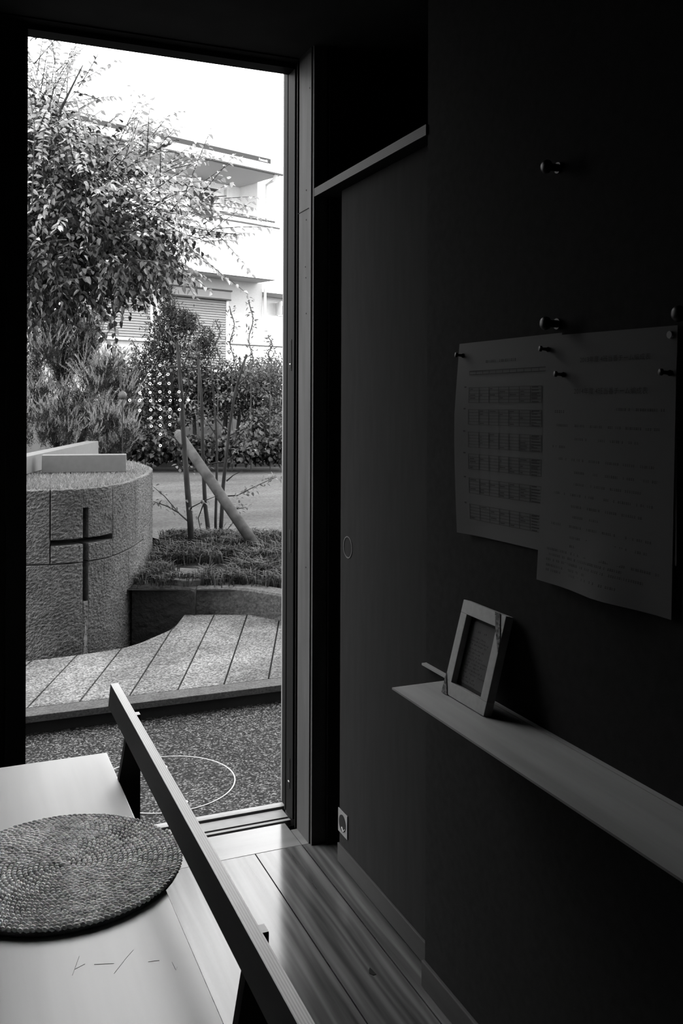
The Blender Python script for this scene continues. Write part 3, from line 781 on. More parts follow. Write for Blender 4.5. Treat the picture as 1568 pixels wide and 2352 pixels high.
ret([(667, 1369.5), (800, 1390), (900, 1400)], STONEP)
def soilz(xc, d): return PZ-.015 + .10*np.clip((d-5.5)/1.1, 0, 1) - .06*np.clip((d-6.75)/.4, 0, 1)
V = []; Fc = []; NX, ND = 16, 12
for i in range(NX+1):
    for j in range(ND+1):
        xc = -1.30+2.4*i/NX; d = 5.44+1.72*j/ND
        if xc > -.3 and j == 0: d -= .12*min(1, (xc+.3)/.5)
        V.append(cw(xc, d, soilz(xc, d) if j < ND else .0))
for i in range(NX):
    for j in range(ND):
        a = i*(ND+1)+j; Fc.append((a, a+ND+1, a+ND+2, a+1))
obj('soil', V, Fc, SOIL, pl, smooth=True)
# mondo grass
tuf = rng.uniform(0, 1, (900, 2)); keep = []
for u, v in tuf:
    xc = -1.28+2.2*u; d = 5.5+1.55*v
    st_px = PX+F*xc/d; 
    if xc < np.interp(d, [5.3, 6.0, 6.5, 7.0], [-1.25, -1.24, -1.3, -1.4])+.03: continue
    if -1.06 < xc < -.70 and 5.72 < d < 6.02: continue
    keep.append((xc, d))
P = []
for xc, d in keep:
    m = 26; r = np.abs(rng.normal(0, .035, m)); a = rng.uniform(0, 6.28, m)
    for rr, aa in zip(r, a):
        x_, d_ = xc+rr*math.cos(aa), d+rr*math.sin(aa); P.append(cw(x_, max(d_, 5.47), float(soilz(x_, d_))-.004))
P = np.array(P)
def arcs(name, P, Hh, Wd, m, parent):      # arching grass blades, two quads each
    n = len(P); a = rng.uniform(0, 2*math.pi, n); o_ = np.stack([np.cos(a), np.sin(a), 0*a], 1); s_ = np.stack([-np.sin(a), np.cos(a), 0*a], 1)
    H_ = Hh*rng.uniform(.6, 1.25, n)[:, None]; w_ = Wd
    m1 = P+UP*H_*.75+o_*H_*.25; m2 = P+UP*H_*.85+o_*H_*.8
    V = np.stack([P-s_*w_/2, P+s_*w_/2, m1+s_*w_/2, m1-s_*w_/2, m2+s_*w_*.12, m2-s_*w_*.12], 1).reshape(-1, 3)
    b = (np.arange(n)*6)[:, None]
    Fc = np.concatenate([b+np.array([[0, 1, 2, 3]]), b+np.array([[3, 2, 4, 5]])])
    o = obj(name, V, Fc, m, parent); o['kind'] = 'stuff'; return o
arcs('mondo_grass', P, .085, .006, LGRASS, pl)
fs = [at_z(q[0], q[1], .115) for q in ((372, 1302), (466, 1306), (462, 1330), (430, 1334), (362, 1326))]
props(MB().prism([p for p in fs], (0, 0, -.08)).build('flat_stone', STONEP, bevel=.006), 'flat stone set into the grass of the planter', 'stone')
fs = [at_z(q[0], q[1], .12) for q in ((353, 1261), (430, 1259), (428, 1264), (352, 1268))]
props(MB().prism([p for p in fs], (0, 0, -.1)).build('flat_stone', STONEP), 'thin stone edging sliver at the back of the planter beside the fountain', 'stone')

# yard beyond
yd = thing('yard', None, None, (0, 12, 0), kind='structure')
V = []; ydp = [(-14, 5.2), (12, 6.9), (12, 17.5), (-14, 17.5)]
obj('asphalt', [cw(-14, 8.4, .06), cw(-2.2, 8.4, .06), cw(-1.1, 6.95, .06), cw(9, 6.95, .06), cw(9, 40, .09), cw(-16, 40, .09)], [(0, 1, 2, 3, 4, 5)], ASPH, yd)
structure(box('ground_far', (-40, -30, -.9), (60, 60, -.55), SOIL))
MB().prism([cw(-3.0, 15.0, .05), cw(1.3, 15.5, .05), cw(1.3, 15.58, .05), cw(-3.0, 15.08, .05)], (0, 0, .10)).build('yard_kerb', KERB, yd)

# =================================================================== PLANTS
def leaves(name, P, D, Nn, Ln, Wd, m, parent, fold=.25, stuff=True):
    n = len(P); D = D/np.linalg.norm(D, axis=1)[:, None]
    S = np.cross(D, Nn); S /= (np.linalg.norm(S, axis=1)[:, None]+1e-9); U = np.cross(S, D)
    Ln = np.broadcast_to(Ln, n)[:, None]; Wd = np.broadcast_to(Wd, n)[:, None]
    V = np.stack([P, P+D*Ln*.28+S*Wd*.46+U*Wd*fold, P+D*Ln*.66+S*Wd*.36+U*Wd*fold*.6, P+D*Ln-U*Ln*.08, P+D*Ln*.66-S*Wd*.36+U*Wd*fold*.6, P+D*Ln*.28-S*Wd*.46+U*Wd*fold], 1).reshape(-1, 3)
    b = (np.arange(n)*6)[:, None]
    Fc = np.concatenate([b+np.array([[0, 1, 2, 3]]), b+np.array([[0, 3, 4, 5]])])
    o = obj(name, V, Fc, m, parent)
    if stuff: o['kind'] = 'stuff'
    return o
def rnd_dir(n, down=0.): 
    v = rng.normal(0, 1, (n, 3)); v[:, 2] -= down; return v/np.linalg.norm(v, axis=1)[:, None]
def shoots(blobs, per_m, lshoot, nl, droop, outw):
    """leafy shoots started inside blobs (px, py, d, rx px, ry px, count); returns leaf P, D, N and twig polylines"""
    P = []; D = []; Nn = []; tw = []
    for (bx, by, d, rx, ry, cnt, dr) in blobs:
        for _ in range(cnt):
            while True:
                a, b = rng.uniform(-1, 1, 2)
                if a*a+b*b <= 1: break
            dd = d+rng.normal(0, .7)
            p = at_d(bx+a*rx, by+b*ry, dd)
            g = rng.normal(0, 1, 3)*.55 + RT*(a*.6+dr[0]) + UP*(-b*.4+dr[1]) ; g /= np.linalg.norm(g)
            L_ = lshoot*rng.uniform(.6, 1.3); pos = p.copy(); poly = [pos.copy()]
            side = 1
            for i in range(nl):
                pos = pos+g*L_/nl; g = g-UP*droop/nl; g /= np.linalg.norm(g)
                sv = np.cross(g, UP); sv /= np.linalg.norm(sv)+1e-9
                P.append(pos.copy()); D.append(g*.5+sv*side*.8-UP*.55+rng.normal(0, .25, 3)); Nn.append(UP+rng.normal(0, .45, 3)); side = -side
                if i % 3 == 2: poly.append(pos.copy())
            tw.append(poly)
    return np.array(P), np.array(D), np.array(Nn), tw

# --- big broadleaf tree at the left
TD = 9.2
tree = thing('broadleaf_tree', 'large broadleaf tree hanging in from the left of the doorway view', 'tree', at_d(10, 1000, 9.6)*np.array([1, 1, 0])+np.array([0, 0, .05]))
tp = root_loc(tree)
MB().tube([tp, tp+[.05, 0, 1.2], at_d(20, 600, 9.6), at_d(40, 420, 9.5), at_d(60, 250, 9.4)], [.12, .10, .085, .05, .008], 10).build('trunk', BARK, tree, smooth=True)
for q in ([(20, 620), (110, 560), (220, 540), (330, 540), (420, 520)], [(30, 520), (120, 450), (200, 400), (250, 330)], [(20, 620), (110, 660), (190, 720), (240, 770)],
          [(30, 480), (100, 380), (140, 250), (190, 150)], [(110, 560), (230, 600), (310, 640)], [(35, 600), (160, 600), (280, 520), (400, 440)]):
    MB().tube([at_d(x_, y_, 9.4-.15*i) for i, (x_, y_) in enumerate(q)], list(np.linspace(.035, .005, len(q))), 6).build('branch', BARK, tree, smooth=True)
dense = [(110, 480, TD, 90, 140, 330, (0, 0)), (220, 560, TD, 120, 75, 330, (.1, 0)), (110, 660, TD, 80, 75, 230, (0, -.2)), (300, 560, TD-.2, 75, 55, 190, (.3, -.2)), (95, 340, TD, 55, 70, 140, (0, .2)), (190, 430, TD, 80, 60, 150, (.2, .1)), (30, 500, TD, 70, 190, 240, (0, 0))]
P, D, Nn, tw = shoots(dense, 0, .42, 11, .9, 0)
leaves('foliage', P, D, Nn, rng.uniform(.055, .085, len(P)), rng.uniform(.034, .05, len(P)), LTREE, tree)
airy = [(250, 470, TD-.3, 130, 90, 60, (.4, .3)), (150, 200, TD, 70, 70, 24, (.5, .5)), (90, 260, TD, 45, 90, 30, (.2, .5)), (230, 340, TD, 90, 60, 34, (.4, .5)), (330, 400, TD-.3, 70, 60, 30, (.6, .5)), (420, 470, TD-.4, 70, 45, 24, (.8, .1)), (450, 540, TD-.4, 60, 30, 10, (.9, -.2)), (75, 130, TD, 15, 50, 6, (.2, .6)), (110, 320, TD-.9, 50, 60, 26, (.2, .4)), (190, 420, TD-1.0, 90, 50, 24, (.3, .3)), (110, 500, TD-1.0, 60, 70, 7, (.1, 0)), (230, 560, TD-1.0, 90, 60, 6, (.2, -.2)), (120, 680, TD-1.0, 60, 60, 3, (0, -.4)), (400, 580, TD-.4, 60, 25, 10, (.8, -.2))]
P2, D2, N2, tw2 = shoots(airy, 0, .50, 13, .15, 0)
leaves('foliage', P2, D2, N2, rng.uniform(.05, .075, len(P2)), rng.uniform(.030, .042, len(P2)), LTREELIT, tree)
mb = MB()
for t_ in tw2: mb.tube(t_, [.006-.001*i for i in range(len(t_))], 4, cap=False)
for t_ in tw[::3]: mb.tube(t_, [.007-.001*i for i in range(len(t_))], 4, cap=False)
mb.build('twigs', BARK, tree)['kind'] = 'stuff'
# hanging sprays with leaves one can pick out singly
LM = None
def spray(pl_, d, cnt, size, down=1.0):
    pts_ = [at_d(x_, y_, d) for x_, y_ in pl_]
    MB().tube(pts_, [.007]+[.004]*(len(pts_)-1), 5).build('twig', BARK, tree)
    cum = np.concatenate([[0], np.cumsum([np.linalg.norm(pts_[i+1]-pts_[i]) for i in range(len(pts_)-1)])])
    for k in range(cnt):
        s = cum[-1]*(k+.7)/(cnt+.2); p = np.array([np.interp(s, cum, [q[i] for q in pts_]) for i in range(3)])
        g = rng.normal(0, .35, 3)-UP*down+RT*(.5 if k % 2 else -.45); nn = -FW+rng.normal(0, .6, 3)+UP*.6
        leaves('leaf', p[None], g[None], nn[None], size*rng.uniform(.8, 1.15), size*.66*rng.uniform(.85, 1.1), LTREE if k % 3 else LTREELIT, tree, stuff=False)
spray([(300, 640), (318, 670), (335, 712)], 8.7, 9, .07); spray([(262, 700), (300, 700), (340, 705)], 8.7, 10, .07)
spray([(238, 600), (232, 660), (240, 730)], 8.6, 14, .075); spray([(250, 660), (262, 730), (266, 790)], 8.7, 13, .075)
spray([(195, 700), (225, 760), (262, 800)], 8.7, 12, .075); spray([(200, 730), (200, 780), (215, 795)], 8.8, 8, .07)
spray([(360, 560), (400, 585), (462, 588)], 8.6, 12, .065); spray([(420, 520), (480, 530), (550, 540)], 8.6, 13, .065)
spray([(400, 440), (440, 455), (520, 450)], 8.5, 10, .075, .6); spray([(430, 470), (470, 500), (510, 495)], 8.5, 8, .075)
spray([(320, 360), (360, 345), (405, 320)], 8.8, 12, .06, .0); spray([(180, 200), (200, 170), (225, 125)], 9.0, 10, .055, -.1); spray([(170, 210), (220, 225), (232, 232)], 9.0, 9, .055, .3)
spray([(365, 620), (375, 650), (395, 690)], 8.9, 9, .06); spray([(90, 330), (100, 280), (108, 225)], 9.0, 10, .055, -.2)

# --- feathery conifer behind the fountain
jun = thing('conifer_bush', 'feathery upright juniper bush behind the fountain', 'bush', at_d(150, 1130, 8.95)*np.array([1, 1, 0])+np.array([0, 0, .06]))
JB = [(150, 850, 9.0, 105, 85, 26), (110, 960, 8.8, 80, 70, 20), (240, 920, 8.8, 55, 85, 20), (190, 985, 8.7, 90, 50, 16), (80, 860, 9.1, 45, 80, 14), (262, 1000, 8.7, 35, 45, 10), (150, 800, 8.9, 60, 40, 14)]
P = []; D = []
for bx, by, d, rx, ry, cnt in JB:
    for _ in range(cnt):
        while True:
            a, b = rng.uniform(-1, 1, 2)
            if a*a+b*b <= 1: break
        c_ = at_d(bx+a*rx, by+b*ry+18, d+rng.normal(0, .28)); lean_ = RT*(a*.35+rng.normal(0, .15))-FW*.15
        for _k in range(17):
            g = UP*1.0+lean_+rng.normal(0, .42, 3)*np.array([1, 1, .5]); g /= np.linalg.norm(g)
            L_ = rng.uniform(.13, .30)*(1.0+.35*(by < 860)); p = c_+rng.normal(0, .03, 3)
            for i in range(46):
                f = i/46; P.append(p+g*L_*f+rng.normal(0, .010, 3)*(1-f)); D.append(g*1.0+rng.normal(0, .45, 3)*(1.2-.7*f))
P = np.array(P); D = np.array(D)
tip = (np.arange(len(P)) % 46) > 24
Dt = D.copy(); Dt[tip] = Dt[tip]*.5+UP*.6
for sel, mm in ((~tip, LJUN), (tip, leaf_mat('leaf_juniper_tip_lit', .19, .6, .3))):  # needle tips take a lighter copy, sky light put into their colour
    n_ = int(sel.sum()); leaves('foliage', P[sel], Dt[sel], rnd_dir(n_), rng.uniform(.018, .038, n_), rng.uniform(.004, .006, n_), mm, jun, fold=.1)
for q in ([(160, 1080), (150, 980), (140, 880), (150, 770)], [(160, 1080), (200, 980), (240, 900)], [(160, 1080), (110, 980), (90, 880)], [(170, 1080), (250, 1000), (275, 930)]):
    MB().tube([at_d(x_, y_, 8.95) for x_, y_ in q], [.04, .03, .02, .008][:len(q)], 6).build('stem', BARK, jun, smooth=True)
gl = at_d(281, 908, 8.2)
g_ = thing('globe_lamp', 'round pale garden globe beside the juniper', 'lamp', at_d(281, 1040, 8.2))
bm = bmesh.new(); bmesh.ops.create_uvsphere(bm, u_segments=20, v_segments=12, radius=.038)
obj('globe', np.array([v.co[:] for v in bm.verts])+gl, [tuple(v.index for v in f.verts) for f in bm.faces], BALL, g_, smooth=True); bm.free()
MB().tube([at_d(281, 1060, 8.2), gl-UP*.045], .005, 6).build('stem', BARK, g_)

# --- hedge row at the far side of the yard
def bush(name, label, blobs, base, m, ls, ws, stems=(), group=None, dens=1.0, jit=.3, down=.2, cat='bush'):
    dens *= 2.0
    r = thing(name, label, cat, base, group)
    P = []
    for bx, by, d, rx, ry, cnt in blobs:
        k = 0
        while k < cnt*dens:
            a, b = rng.uniform(-1, 1, 2)
            if a*a+b*b <= 1:
                q_ = rng.uniform(.6, 1.0)*(1+.35*abs(rng.normal())); P.append(at_d(bx+a*rx*q_, by+b*ry*q_, d+rng.normal(0, jit))); k += 1
    P = np.array(P); n = len(P)
    leaves('foliage', P, rnd_dir(n, down), rnd_dir(n)*.7-FW*.3+UP*.9, rng.uniform(*ls, n), rng.uniform(*ws, n), m, r)
    for q, d, w0 in stems:
        MB().tube([at_d(x_, y_, d) for x_, y_ in q], list(np.linspace(w0, w0*.4, len(q))), 6).build('stem', BARK, r, smooth=True)
    return r
G = lambda px, d: at_d(px, 1060, d)*np.array([1, 1, 0])+np.array([0, 0, .07])
HD = 15.3
bush('hedge_shrub', 'dense dark hedge shrub left of the ring stickers', [(300, 900, HD, 70, 70, 1100), (330, 980, HD, 60, 60, 700), (270, 880, HD, 40, 50, 350)], G(310, HD), LHEDGE, (.05, .09), (.025, .04), [([(330, 1060), (320, 950), (310, 860)], HD, .04)], 'hedge shrubs')
bush('hedge_shrub', 'dense hedge shrub behind the two inner trunks', [(430, 880, HD, 80, 50, 1200), (400, 930, HD, 60, 60, 800), (480, 905, HD, 60, 55, 800)], G(440, HD), LHEDGE, (.05, .09), (.025, .04), [([(450, 1050), (445, 950), (430, 850)], HD, .04), ([(390, 1040), (400, 960), (395, 880)], HD, .035)], 'hedge shrubs')
bush('hedge_shrub', 'dense hedge shrub just right of the rightmost trunk', [(560, 885, HD, 75, 50, 1300), (545, 925, HD, 60, 35, 500)], G(560, HD), LHEDGE, (.05, .09), (.025, .04), [([(540, 1040), (550, 950), (570, 870)], HD, .04), ([(515, 1000), (520, 940), (510, 880)], HD, .05)], 'hedge shrubs')
bush('hedge_shrub', 'paler loose hedge shrub against the door frame', [(630, 885, HD-.5, 65, 55, 1300), (640, 960, HD-.5, 45, 60, 500), (600, 865, HD-.5, 55, 35, 500)], G(635, HD), leaf_mat('leaf_hedge_pale', .06, .6, .25), (.05, .09), (.02, .035), [([(606, 1030), (620, 960), (640, 880)], HD-.6, .03)], 'hedge shrubs')
bush('evergreen_shrub', 'tall dark evergreen shrub in front of the roller shutters', [(392, 750, HD-.8, 48, 42, 900), (375, 795, HD-.8, 40, 32, 520), (428, 745, HD-.8, 26, 28, 340), (386, 702, HD-.8, 17, 38, 260), (355, 835, HD-.8, 50, 35, 600), (455, 805, HD-.8, 45, 28, 420), (472, 778, HD-.8, 20, 25, 160)], G(395, HD-.8), LSHRUB, (.05, .085), (.013, .022), [([(392, 900), (393, 780), (390, 680)], HD-.8, .035)], None, 1.0, .2, -.5)
bush('ivy_bed', 'glossy ivy ground cover along the foot of the hedge', [(340, 1030, HD-1.0, 70, 28, 900), (450, 1030, HD-1.0, 80, 25, 900), (570, 1030, HD-1.0, 90, 25, 1000), (640, 1030, HD-1.0, 40, 28, 350), (280, 1030, HD-1.0, 50, 25, 400)], at_d(450, 1062, HD-1.0)*np.array([1, 1, 0])+np.array([0, 0, .07]), LIVY, (.06, .10), (.055, .085), [], None, 1.0, .22, .9, 'ground cover')
bush('fern_plant', 'dark strap-leaved plant at the hedge foot near the door frame', [(590, 975, HD-.9, 22, 18, 130)], at_d(590, 1010, HD-.9)*np.array([1, 1, 0])+np.array([0, 0, .07]), LSHRUB, (.10, .18), (.018, .03), [], None, 1.0, .15, .2, 'plant')
# slender leafy stems rising above the hedge
stems = [(533, 708, 850, 'thin leafy stem in front of the right shutter edge'), (576, 690, 850, 'tall thin leafy stem before the sunlit wall'), (500, 735, 840, 'thin stem with drooping tip before the roller shutter'), (308, 780, 860, 'short leafy stem below the left shutter'), (455, 720, 840, 'thin stem beside the evergreen shrub'), (620, 770, 850, 'leafy stem in front of the white fence'), (275, 800, 860, 'short leafy stem nearest the juniper')]
for x_, ty, by_, lb in stems:
    d = HD-1.2; r = thing('slender_stem', lb, 'plant', G(x_, d), 'slender stems above the hedge')
    n_ = 12; pp = [at_d(x_+5*math.sin(k*.9), by_+(ty-by_)*k/n_, d) for k in range(n_+1)]
    MB().tube([G(x_, d)] + pp, .008, 5).build('stem', BARK, r)
    P = np.repeat(np.array(pp), 5, 0)+rng.normal(0, .03, (5*len(pp), 3)); n = len(P)
    leaves('foliage', P, rnd_dir(n, -.2), rnd_dir(n)+UP, rng.uniform(.05, .09, n), rng.uniform(.018, .03, n), leaf_mat('leaf_stem', .055, .6, .3), r)
structure(MB().prism([cw(-6.5, 16.6, .0), cw(4.0, 18.0, .0), cw(4.0, 18.25, .0), cw(-6.5, 16.85, .0)], (0, 0, 1.14)).build('wall_garden', GWALL))

# --- young multi-stem trees and the stake
def trunk_tree(name, label, path, d, w0, w1, twigs, grp='young garden trees'):
    base = at_d(path[0][0], path[0][1], d)
    r = thing(name, label, 'tree', base, grp)
    pts_ = [at_d(x_, y_, d) for x_, y_ in path]; pts_[0] = pts_[0]-UP*.02
    MB().tube(pts_, list(np.linspace(w0, w1, len(pts_))), 8).build('trunk', BARK, r, smooth=True)
    for q, nlv, dd in twigs:
        tp_ = [at_d(x_, y_, d+dd*i) for i, (x_, y_) in enumerate(q)]
        b = MB().tube(tp_, list(np.linspace(.006, .002, len(tp_))), 5).build('branch', BARK, r)
        if nlv:
            nlv = int(nlv*2.2)
            f = rng.uniform(.25, 1, nlv); cum = np.linspace(0, 1, len(tp_))
            P = np.stack([np.interp(f, cum, [t_[i] for t_ in tp_]) for i in range(3)], 1)+rng.normal(0, .02, (nlv, 3))
            leaves('leaves', P, rnd_dir(nlv, .3)+RT*.4, rnd_dir(nlv)*.4+UP, rng.uniform(.025, .042, nlv), rng.uniform(.016, .025, nlv), LTWIG, b)
trunk_tree('young_tree', 'leftmost and darkest young trunk, crossed by the stake', [(441, 1263), (436, 1190), (430, 1120), (424, 1040), (420, 980), (417, 920), (412, 850), (407, 790)], 6.45, .0225, .012,
  [([(430, 1196), (412, 1180), (395, 1160), (378, 1140), (352, 1118)], 5, .05), ([(409, 1177), (385, 1163), (352, 1152)], 4, .03), ([(420, 985), (400, 960), (370, 935), (333, 912)], 10, -.04), ([(424, 1035), (400, 1005), (372, 985), (345, 960)], 12, -.05), ([(413, 860), (430, 820), (436, 800), (428, 770)], 8, .0), ([(408, 842), (380, 842), (352, 841)], 5, .05), ([(418, 930), (435, 890), (432, 850), (440, 830)], 8, -.03), ([(436, 1180), (440, 1165), (470, 1150), (500, 1138)], 4, -.02), ([(408, 800), (395, 770), (385, 740)], 6, .0)])
trunk_tree('young_tree', 'young trunk second from the left, curving at its foot', [(486, 1258), (478, 1215), (471, 1160), (468, 1100), (465, 1020), (464, 950), (460, 880), (455, 825)], 6.97, .018, .010,
  [([(466, 1040), (480, 1070), (485, 1056)], 3, .0), ([(462, 910), (480, 880), (505, 870)], 10, .02), ([(464, 960), (440, 930), (420, 905)], 12, .0), ([(457, 850), (440, 810), (430, 790)], 8, .0), ([(470, 1150), (455, 1190), (463, 1230)], 2, .0)])
trunk_tree('young_tree', 'thinnest and straightest of the young trunks', [(497, 1256), (495, 1200), (497, 1120), (498, 1040), (496, 980), (490, 900), (483, 830)], 7.0, .012, .006,
  [([(495, 960), (520, 990), (530, 1000)], 8, .0), ([(488, 880), (510, 910), (535, 900)], 9, .0), ([(496, 1000), (470, 960), (450, 950)], 8, .0)])
trunk_tree('young_tree', 'rightmost young trunk, leaning right toward its broken tip', [(503, 1258), (508, 1200), (512, 1120), (518, 1060), (527, 980), (536, 920), (548, 870), (566, 814)], 6.88, .017, .008,
  [([(520, 1105), (535, 1092), (556, 1081)], 0, .0), ([(515, 1140), (545, 1138), (580, 1120), (635, 1095)], 22, .02), ([(527, 1030), (552, 1000), (575, 970), (600, 945)], 16, .0), ([(528, 1000), (560, 985), (600, 975)], 10, .02), ([(536, 915), (520, 900), (500, 925)], 6, .0), ([(508, 1235), (525, 1212), (540, 1195)], 5, .0), ([(540, 890), (570, 860), (610, 850)], 14, .0), ([(524, 1060), (550, 1025), (600, 1030)], 12, .0), ([(513, 1160), (540, 1170), (565, 1165)], 8, .0), ([(516, 1060), (480, 1065), (440, 1080), (408, 1075)], 5, .0)])
s0 = at_d(407, 992, 6.9); s1 = at_d(592, 1262, 6.35)
stk = thing('tree_stake', 'thick pale log stake leaning across the young trunks', 'stake', s1)
ax_ = (s1-s0)/np.linalg.norm(s1-s0)
MB().tube([s0+ax_*.03, s0+(s1-s0)*.3, s0+(s1-s0)*.7, s1+ax_*.04], [.036, .037, .038, .038], 14).build('log', POST, stk, smooth=True)
MB().tube([s0, s0+ax_*.031], [.026, .0358], 14).build('chamfered_end', POSTC, stk)
p = s0+(s1-s0)*.86+RT*.030-FW*.02; MB().tube([p, p+ax_*.05], [.012, .008], 6).build('bark_chip', POSTC, stk)

# =================================================================== HOUSE ACROSS THE YARD
HA = math.radians(22.8)+math.atan((3030-784)/2124)
hx = np.array([math.sin(HA), math.cos(HA), 0]); hn = np.array([math.cos(HA), -math.sin(HA), 0])
HP0 = at_d(601, 915, 23.0); HP0[2] = 0
def H(u, v, z): return HP0+hx*u+hn*v+UP*z
def hp(px, py, v=0.):                      # photo pixel on the house plane at offset v -> (u, z)
    r = ray(px, py); t = (np.dot(HP0+hn*v-CAM, hn))/np.dot(r, hn); p = CAM+r*t
    return float(np.dot(p-HP0, hx)), float(p[2])
def hbox(nm, u0, u1, v0, v1, z0, z1, m, par, bevel=0.0):
    return MB().prism([H(u0, v0, z0), H(u1, v0, z0), H(u1, v1, z0), H(u0, v1, z0)], (0, 0, z1-z0)).build(nm, m, par, bevel=bevel)
hs = thing('house', 'white two-storey house with balcony and solar panels on the roof', 'house', H(-4, -3, .9))
zb = hp(599.5, 651.4)[1]
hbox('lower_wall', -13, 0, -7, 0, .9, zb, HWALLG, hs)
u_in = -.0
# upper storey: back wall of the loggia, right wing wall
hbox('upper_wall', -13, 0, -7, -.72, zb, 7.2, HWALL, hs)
ub, zsof = hp(583, 411, 0)
hbox('wing_wall', -.16, 0, -.72, 0, zb, zsof+.35, HWALL, hs)
hd0 = hp(588, 409, 0)[1]; hd1 = hp(588, 399, 0)[1]
hbox('loggia_header', -13, -.16, -.25, 0, hd0, hd1+.12, HSOFF, hs)
hbox('header_strip', -13, -.28, .0, .03, hd0, hd0+.05, HGREY, hs)
hbox('loggia_ceiling', -13, -.16, -.72, -.25, hd0+.02, hd0+.06, HWALL, hs)
# balcony
bt = hp(642, 527, .76)[1]
bal = hbox('balcony', -13, -.16, 0, .76, zb, zb+.12, HSOFF, hs)
hbox('parapet', -13, hp(641, 600, .76)[0], .70, .78, zb, bt, HWHITE, bal)
hbox('parapet_cap', -13, hp(642, 527, .78)[0], .68, .80, bt, bt+.03, HGREY, bal)
ur, zr = hp(630.8, 510.4, .74)
hbox('handrail', -13, ur, .72, .76, zr-.02, zr+.02, HGREY, bal)
for k in range(7): hbox('rail_post', ur-.05-1.3*k, ur-.01-1.3*k, .73, .75, bt+.03, zr-.02, HWHITE, bal)
# loggia window
u0, z1_ = hp(374, 418, -.70); u1, _ = hp(492, 440, -.70); _, z0_ = hp(480, 500, -.70)
wn = hbox('window', u0, u1, -.73, -.68, z0_-.3, z1_, HWHITE, hs)
hbox('pane', hp(436, 440, -.68)[0], u1-.05, -.685, -.672, z0_-.3, z1_-.06, HGLASS, wn)
hbox('window_hood', u0-.05, u1+.05, -.70, -.60, z1_+.01, z1_+.05, HGREY, wn)
ul = hp(519, 440, -.7)[0]; hbox('wall_lamp', ul-.05, ul+.05, -.72, -.60, hp(519, 475, -.7)[1], hp(519, 436, -.7)[1], HWHITE, hs)
# eaves, gutter and roof
ue, ze = hp(652, 404, .95); ge = ze
zso = hp(590, 400, .4)[1]
hbox('soffit', -13, ue-.1, -1.0, .90, ge-.02, ge+.02, HSOFF, hs)
hbox('gutter', -13, ue, .88, 1.02, ge, ge+.19, HWHITE, hs)
hbox('gutter_edge_bead', -13, ue, .985, 1.03, ge-.02, ge+.012, HGREY, hs)  # grey bead along the soffit edge below the gutter
rise = .42
mb = MB(); z0r = ge+.19
mb.add([H(-13, .98, z0r), H(ue, .98, z0r), H(ue-3.6, -2.6, z0r+3.6*rise), H(-13, -2.6, z0r+3.6*rise), H(ue, -6.5, z0r), H(-13, -6.5, z0r)],
       [(0, 1, 2, 3), (1, 4, 2), (3, 2, 4, 5), (0, 5, 4, 1), (0, 3, 5)])
mb.build('roof', HROOF, hs)
us1, zs = hp(622, 383, .97)[0], ge+.215
mb = MB(); us0 = hp(150, 275, .97)[0]; th = .105
mb.prism([H(us0, .97, zs-.02), H(us1, .97, zs-.02), H(us1, .97, zs+th), H(us0, .97, zs+th)], -hn*2.6+UP*(2.6*rise)); pnl = mb.build('solar_panels', SOLAR, hs)
cu = bpy.data.curves.new('panel_logo', 'FONT'); cu.body = 'Panasonic'; cu.size = 1.0; cu.extrude = .01
tmp = bpy.data.objects.new('panel_logo', cu); COL.objects.link(tmp); bpy.context.view_layer.update()
me = bpy.data.meshes.new_from_object(tmp.evaluated_get(bpy.context.evaluated_depsgraph_get())); bpy.data.objects.remove(tmp)
co = np.array([v.co[:] for v in me.vertices]); wd = co[:, 0].max()
la, lb_ = hp(594, 375, .97)[0], hp(614.5, 380, .97)[0]
obj('panel_logo', [H(la+x_/wd*(lb_-la), .973+z_*.1, zs+.015+y_*.09) for x_, y_, z_ in co], [tuple(p.vertices) for p in me.polygons], HWHITE, pnl)
# downpipe from the gutter corner
dp = MB().tube([H(hp(638, 396, 1.0)[0], .97, ge+.02), H(hp(632, 408, .9)[0], .85, ge-.12), H(.06, .10, hp(604, 422, .1)[1]), H(.06, .10, zb+.9)], .045, 8).build('downpipe', HWHITE, hs)
MB().tube([H(.05, .05, zb-.12), H(.05, .05, zb-.9), H(.05, .05, .9)], .035, 8).build('downpipe', HWHITE, hs)
# roller shutters
def shutter(xa, xb, ytop_box, ybox, ybot, ref):
    ua = hp(xa, ref, .1)[0]; ub_ = hp(xb, ref, .1)[0]; zt_ = hp(xb, ytop_box, .1)[1]; zm = hp(xb, ybox, .1)[1]; zl = hp(xb, ybot, .1)[1]
    bx_ = hbox('shutter', ua, ub_, .0, .16, zm, zt_, SHUTB, hs, bevel=.01)
    hbox('box_cap', ua-.02, ub_+.02, .0, .18, zt_, zt_+.035, HGREY, bx_)
    hbox('box_drip', ua, ub_, .10, .165, zm-.03, zm, HGREY, bx_)
    mb = MB(); p_ = .058; k = 0; uo = ub_-.07
    while zm-.03-p_*(k+1) > zl:
        zc = zm-.03-p_*k
        V = [H(ua+.05, .03, zc), H(uo, .03, zc), H(uo, .052, zc-.014), H(ua+.05, .052, zc-.014), H(uo, .052, zc-.044), H(ua+.05, .052, zc-.044), H(uo, .03, zc-p_), H(ua+.05, .03, zc-p_)]
        mb.add(V, [(0, 3, 2, 1), (3, 5, 4, 2), (5, 7, 6, 4)]); k += 1
    cv = mb.build('slat_curtain', SHUT, bx_); cv['kind'] = 'stuff'
    hbox('guide_rail', uo, uo+.06, 0, .07, zl, zm, HWHITE, bx_); hbox('guide_rail', ua, ua+.05, 0, .07, zl, zm, HWHITE, bx_)
    hbox('bottom_bar', ua, uo+.06, 0, .09, zl-.06, zl, HWHITE, bx_)
shutter(392, 527.5, 671, 688.5, 850, 680); shutter(160, 354.5, 651, 672, 778, 665)
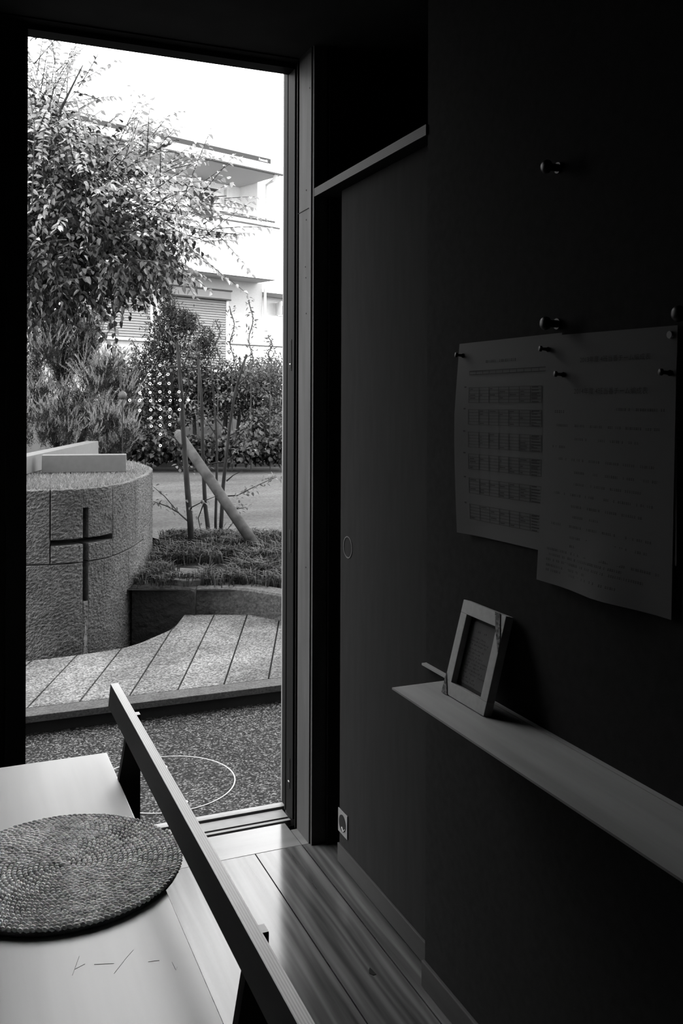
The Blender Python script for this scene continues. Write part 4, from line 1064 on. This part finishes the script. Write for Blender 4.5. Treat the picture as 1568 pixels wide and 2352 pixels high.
# louvre fence in front of the house, left
lv = thing('louvre_fence', 'horizontal louvre fence below the left shutter', 'fence', H(hp(240, 850, .8)[0], .8, .95))
ua = hp(120, 800, .8)[0]; ub_ = hp(330, 800, .8)[0]
ztop = hp(250, 800, .8)[1]; zbot = hp(250, 872, .8)[1]; nsl = 8
for k in range(nsl):
    z_ = zbot+(ztop-zbot)*k/nsl; hbox('slat', ua, ub_, .80, .83, z_+.015, z_+(ztop-zbot)/nsl-.012, SHUTB, lv)
for x_ in (251, 320, 190): u_ = hp(x_, 800, .8)[0]; hbox('post', u_-.025, u_+.025, .83, .87, .95, ztop+.04, HWHITE, lv)
# low white garden fence at the right
wfence = thing('garden_fence', 'low white fence in front of the sunlit house wall', 'fence', H(0, 1.5, .95))
zf = hp(600, 793, 1.5)[1]; uf0, uf1 = hp(530, 800, 1.5)[0], hp(672, 800, 1.5)[0]
hbox('top_rail', uf0, uf1, 1.48, 1.52, zf-.03, zf, HGREY, wfence)
k = 0; u_ = uf0
while u_ < uf1:
    hbox('picket', u_, u_+.05, 1.49, 1.51, .95, zf-.03, HWHITE, wfence); u_ += .16
# neighbouring house at the right edge
nb = thing('neighbour_house', 'pale neighbouring house with tiled roof at the edge of the doorway view', 'house', H(5, -5, .9))
V0 = -3.2
un = hp(603, 700, V0)[0]-.6
zn = hp(625, 672, V0)[1]; hbox('wall', un, un+7, V0-4, V0, .9, zn+.1, HWALL, nb)
zr0 = hp(625, 674, V0+.5)[1]
mb = MB(); mb.add([H(un-.3, V0+.55, zr0), H(un+7.3, V0+.55, zr0), H(un+7.3, V0-2.2, zr0+.75), H(un-.3, V0-2.2, zr0+.75), H(un+7.3, V0-5, zr0), H(un-.3, V0-5, zr0)], [(0, 1, 2, 3), (3, 2, 4, 5), (0, 5, 4, 1), (0, 3, 5), (1, 4, 2)]); mb.build('roof', HROOF if False else mat('neighbour_tile', .55, .8, var=.1, scale=6), nb)
hbox('gutter', un-.3, un+7.3, V0+.5, V0+.6, zr0-.12, zr0, HGREY, nb)
wu0, wz1 = hp(636, 697, V0); wu1, wz0 = hp(652, 727, V0)
wn2 = hbox('window', wu0, wu1+.3, V0, V0+.05, wz0, wz1, HWHITE, nb)
hbox('pane', wu0+.06, wu1+.25, V0+.052, V0+.06, wz0+.05, wz1-.06, HGLASS, wn2)
a, b = hp(615, 700, V0+.3); mbq = MB().prism([H(wu0-.04, V0+.03, wz0), H(wu0-.30, V0+.60, wz0), H(wu0-.33, V0+.59, wz0), H(wu0-.07, V0+.02, wz0)], (0, 0, wz1-wz0)).build('open_shutter', HWHITE, wn2)
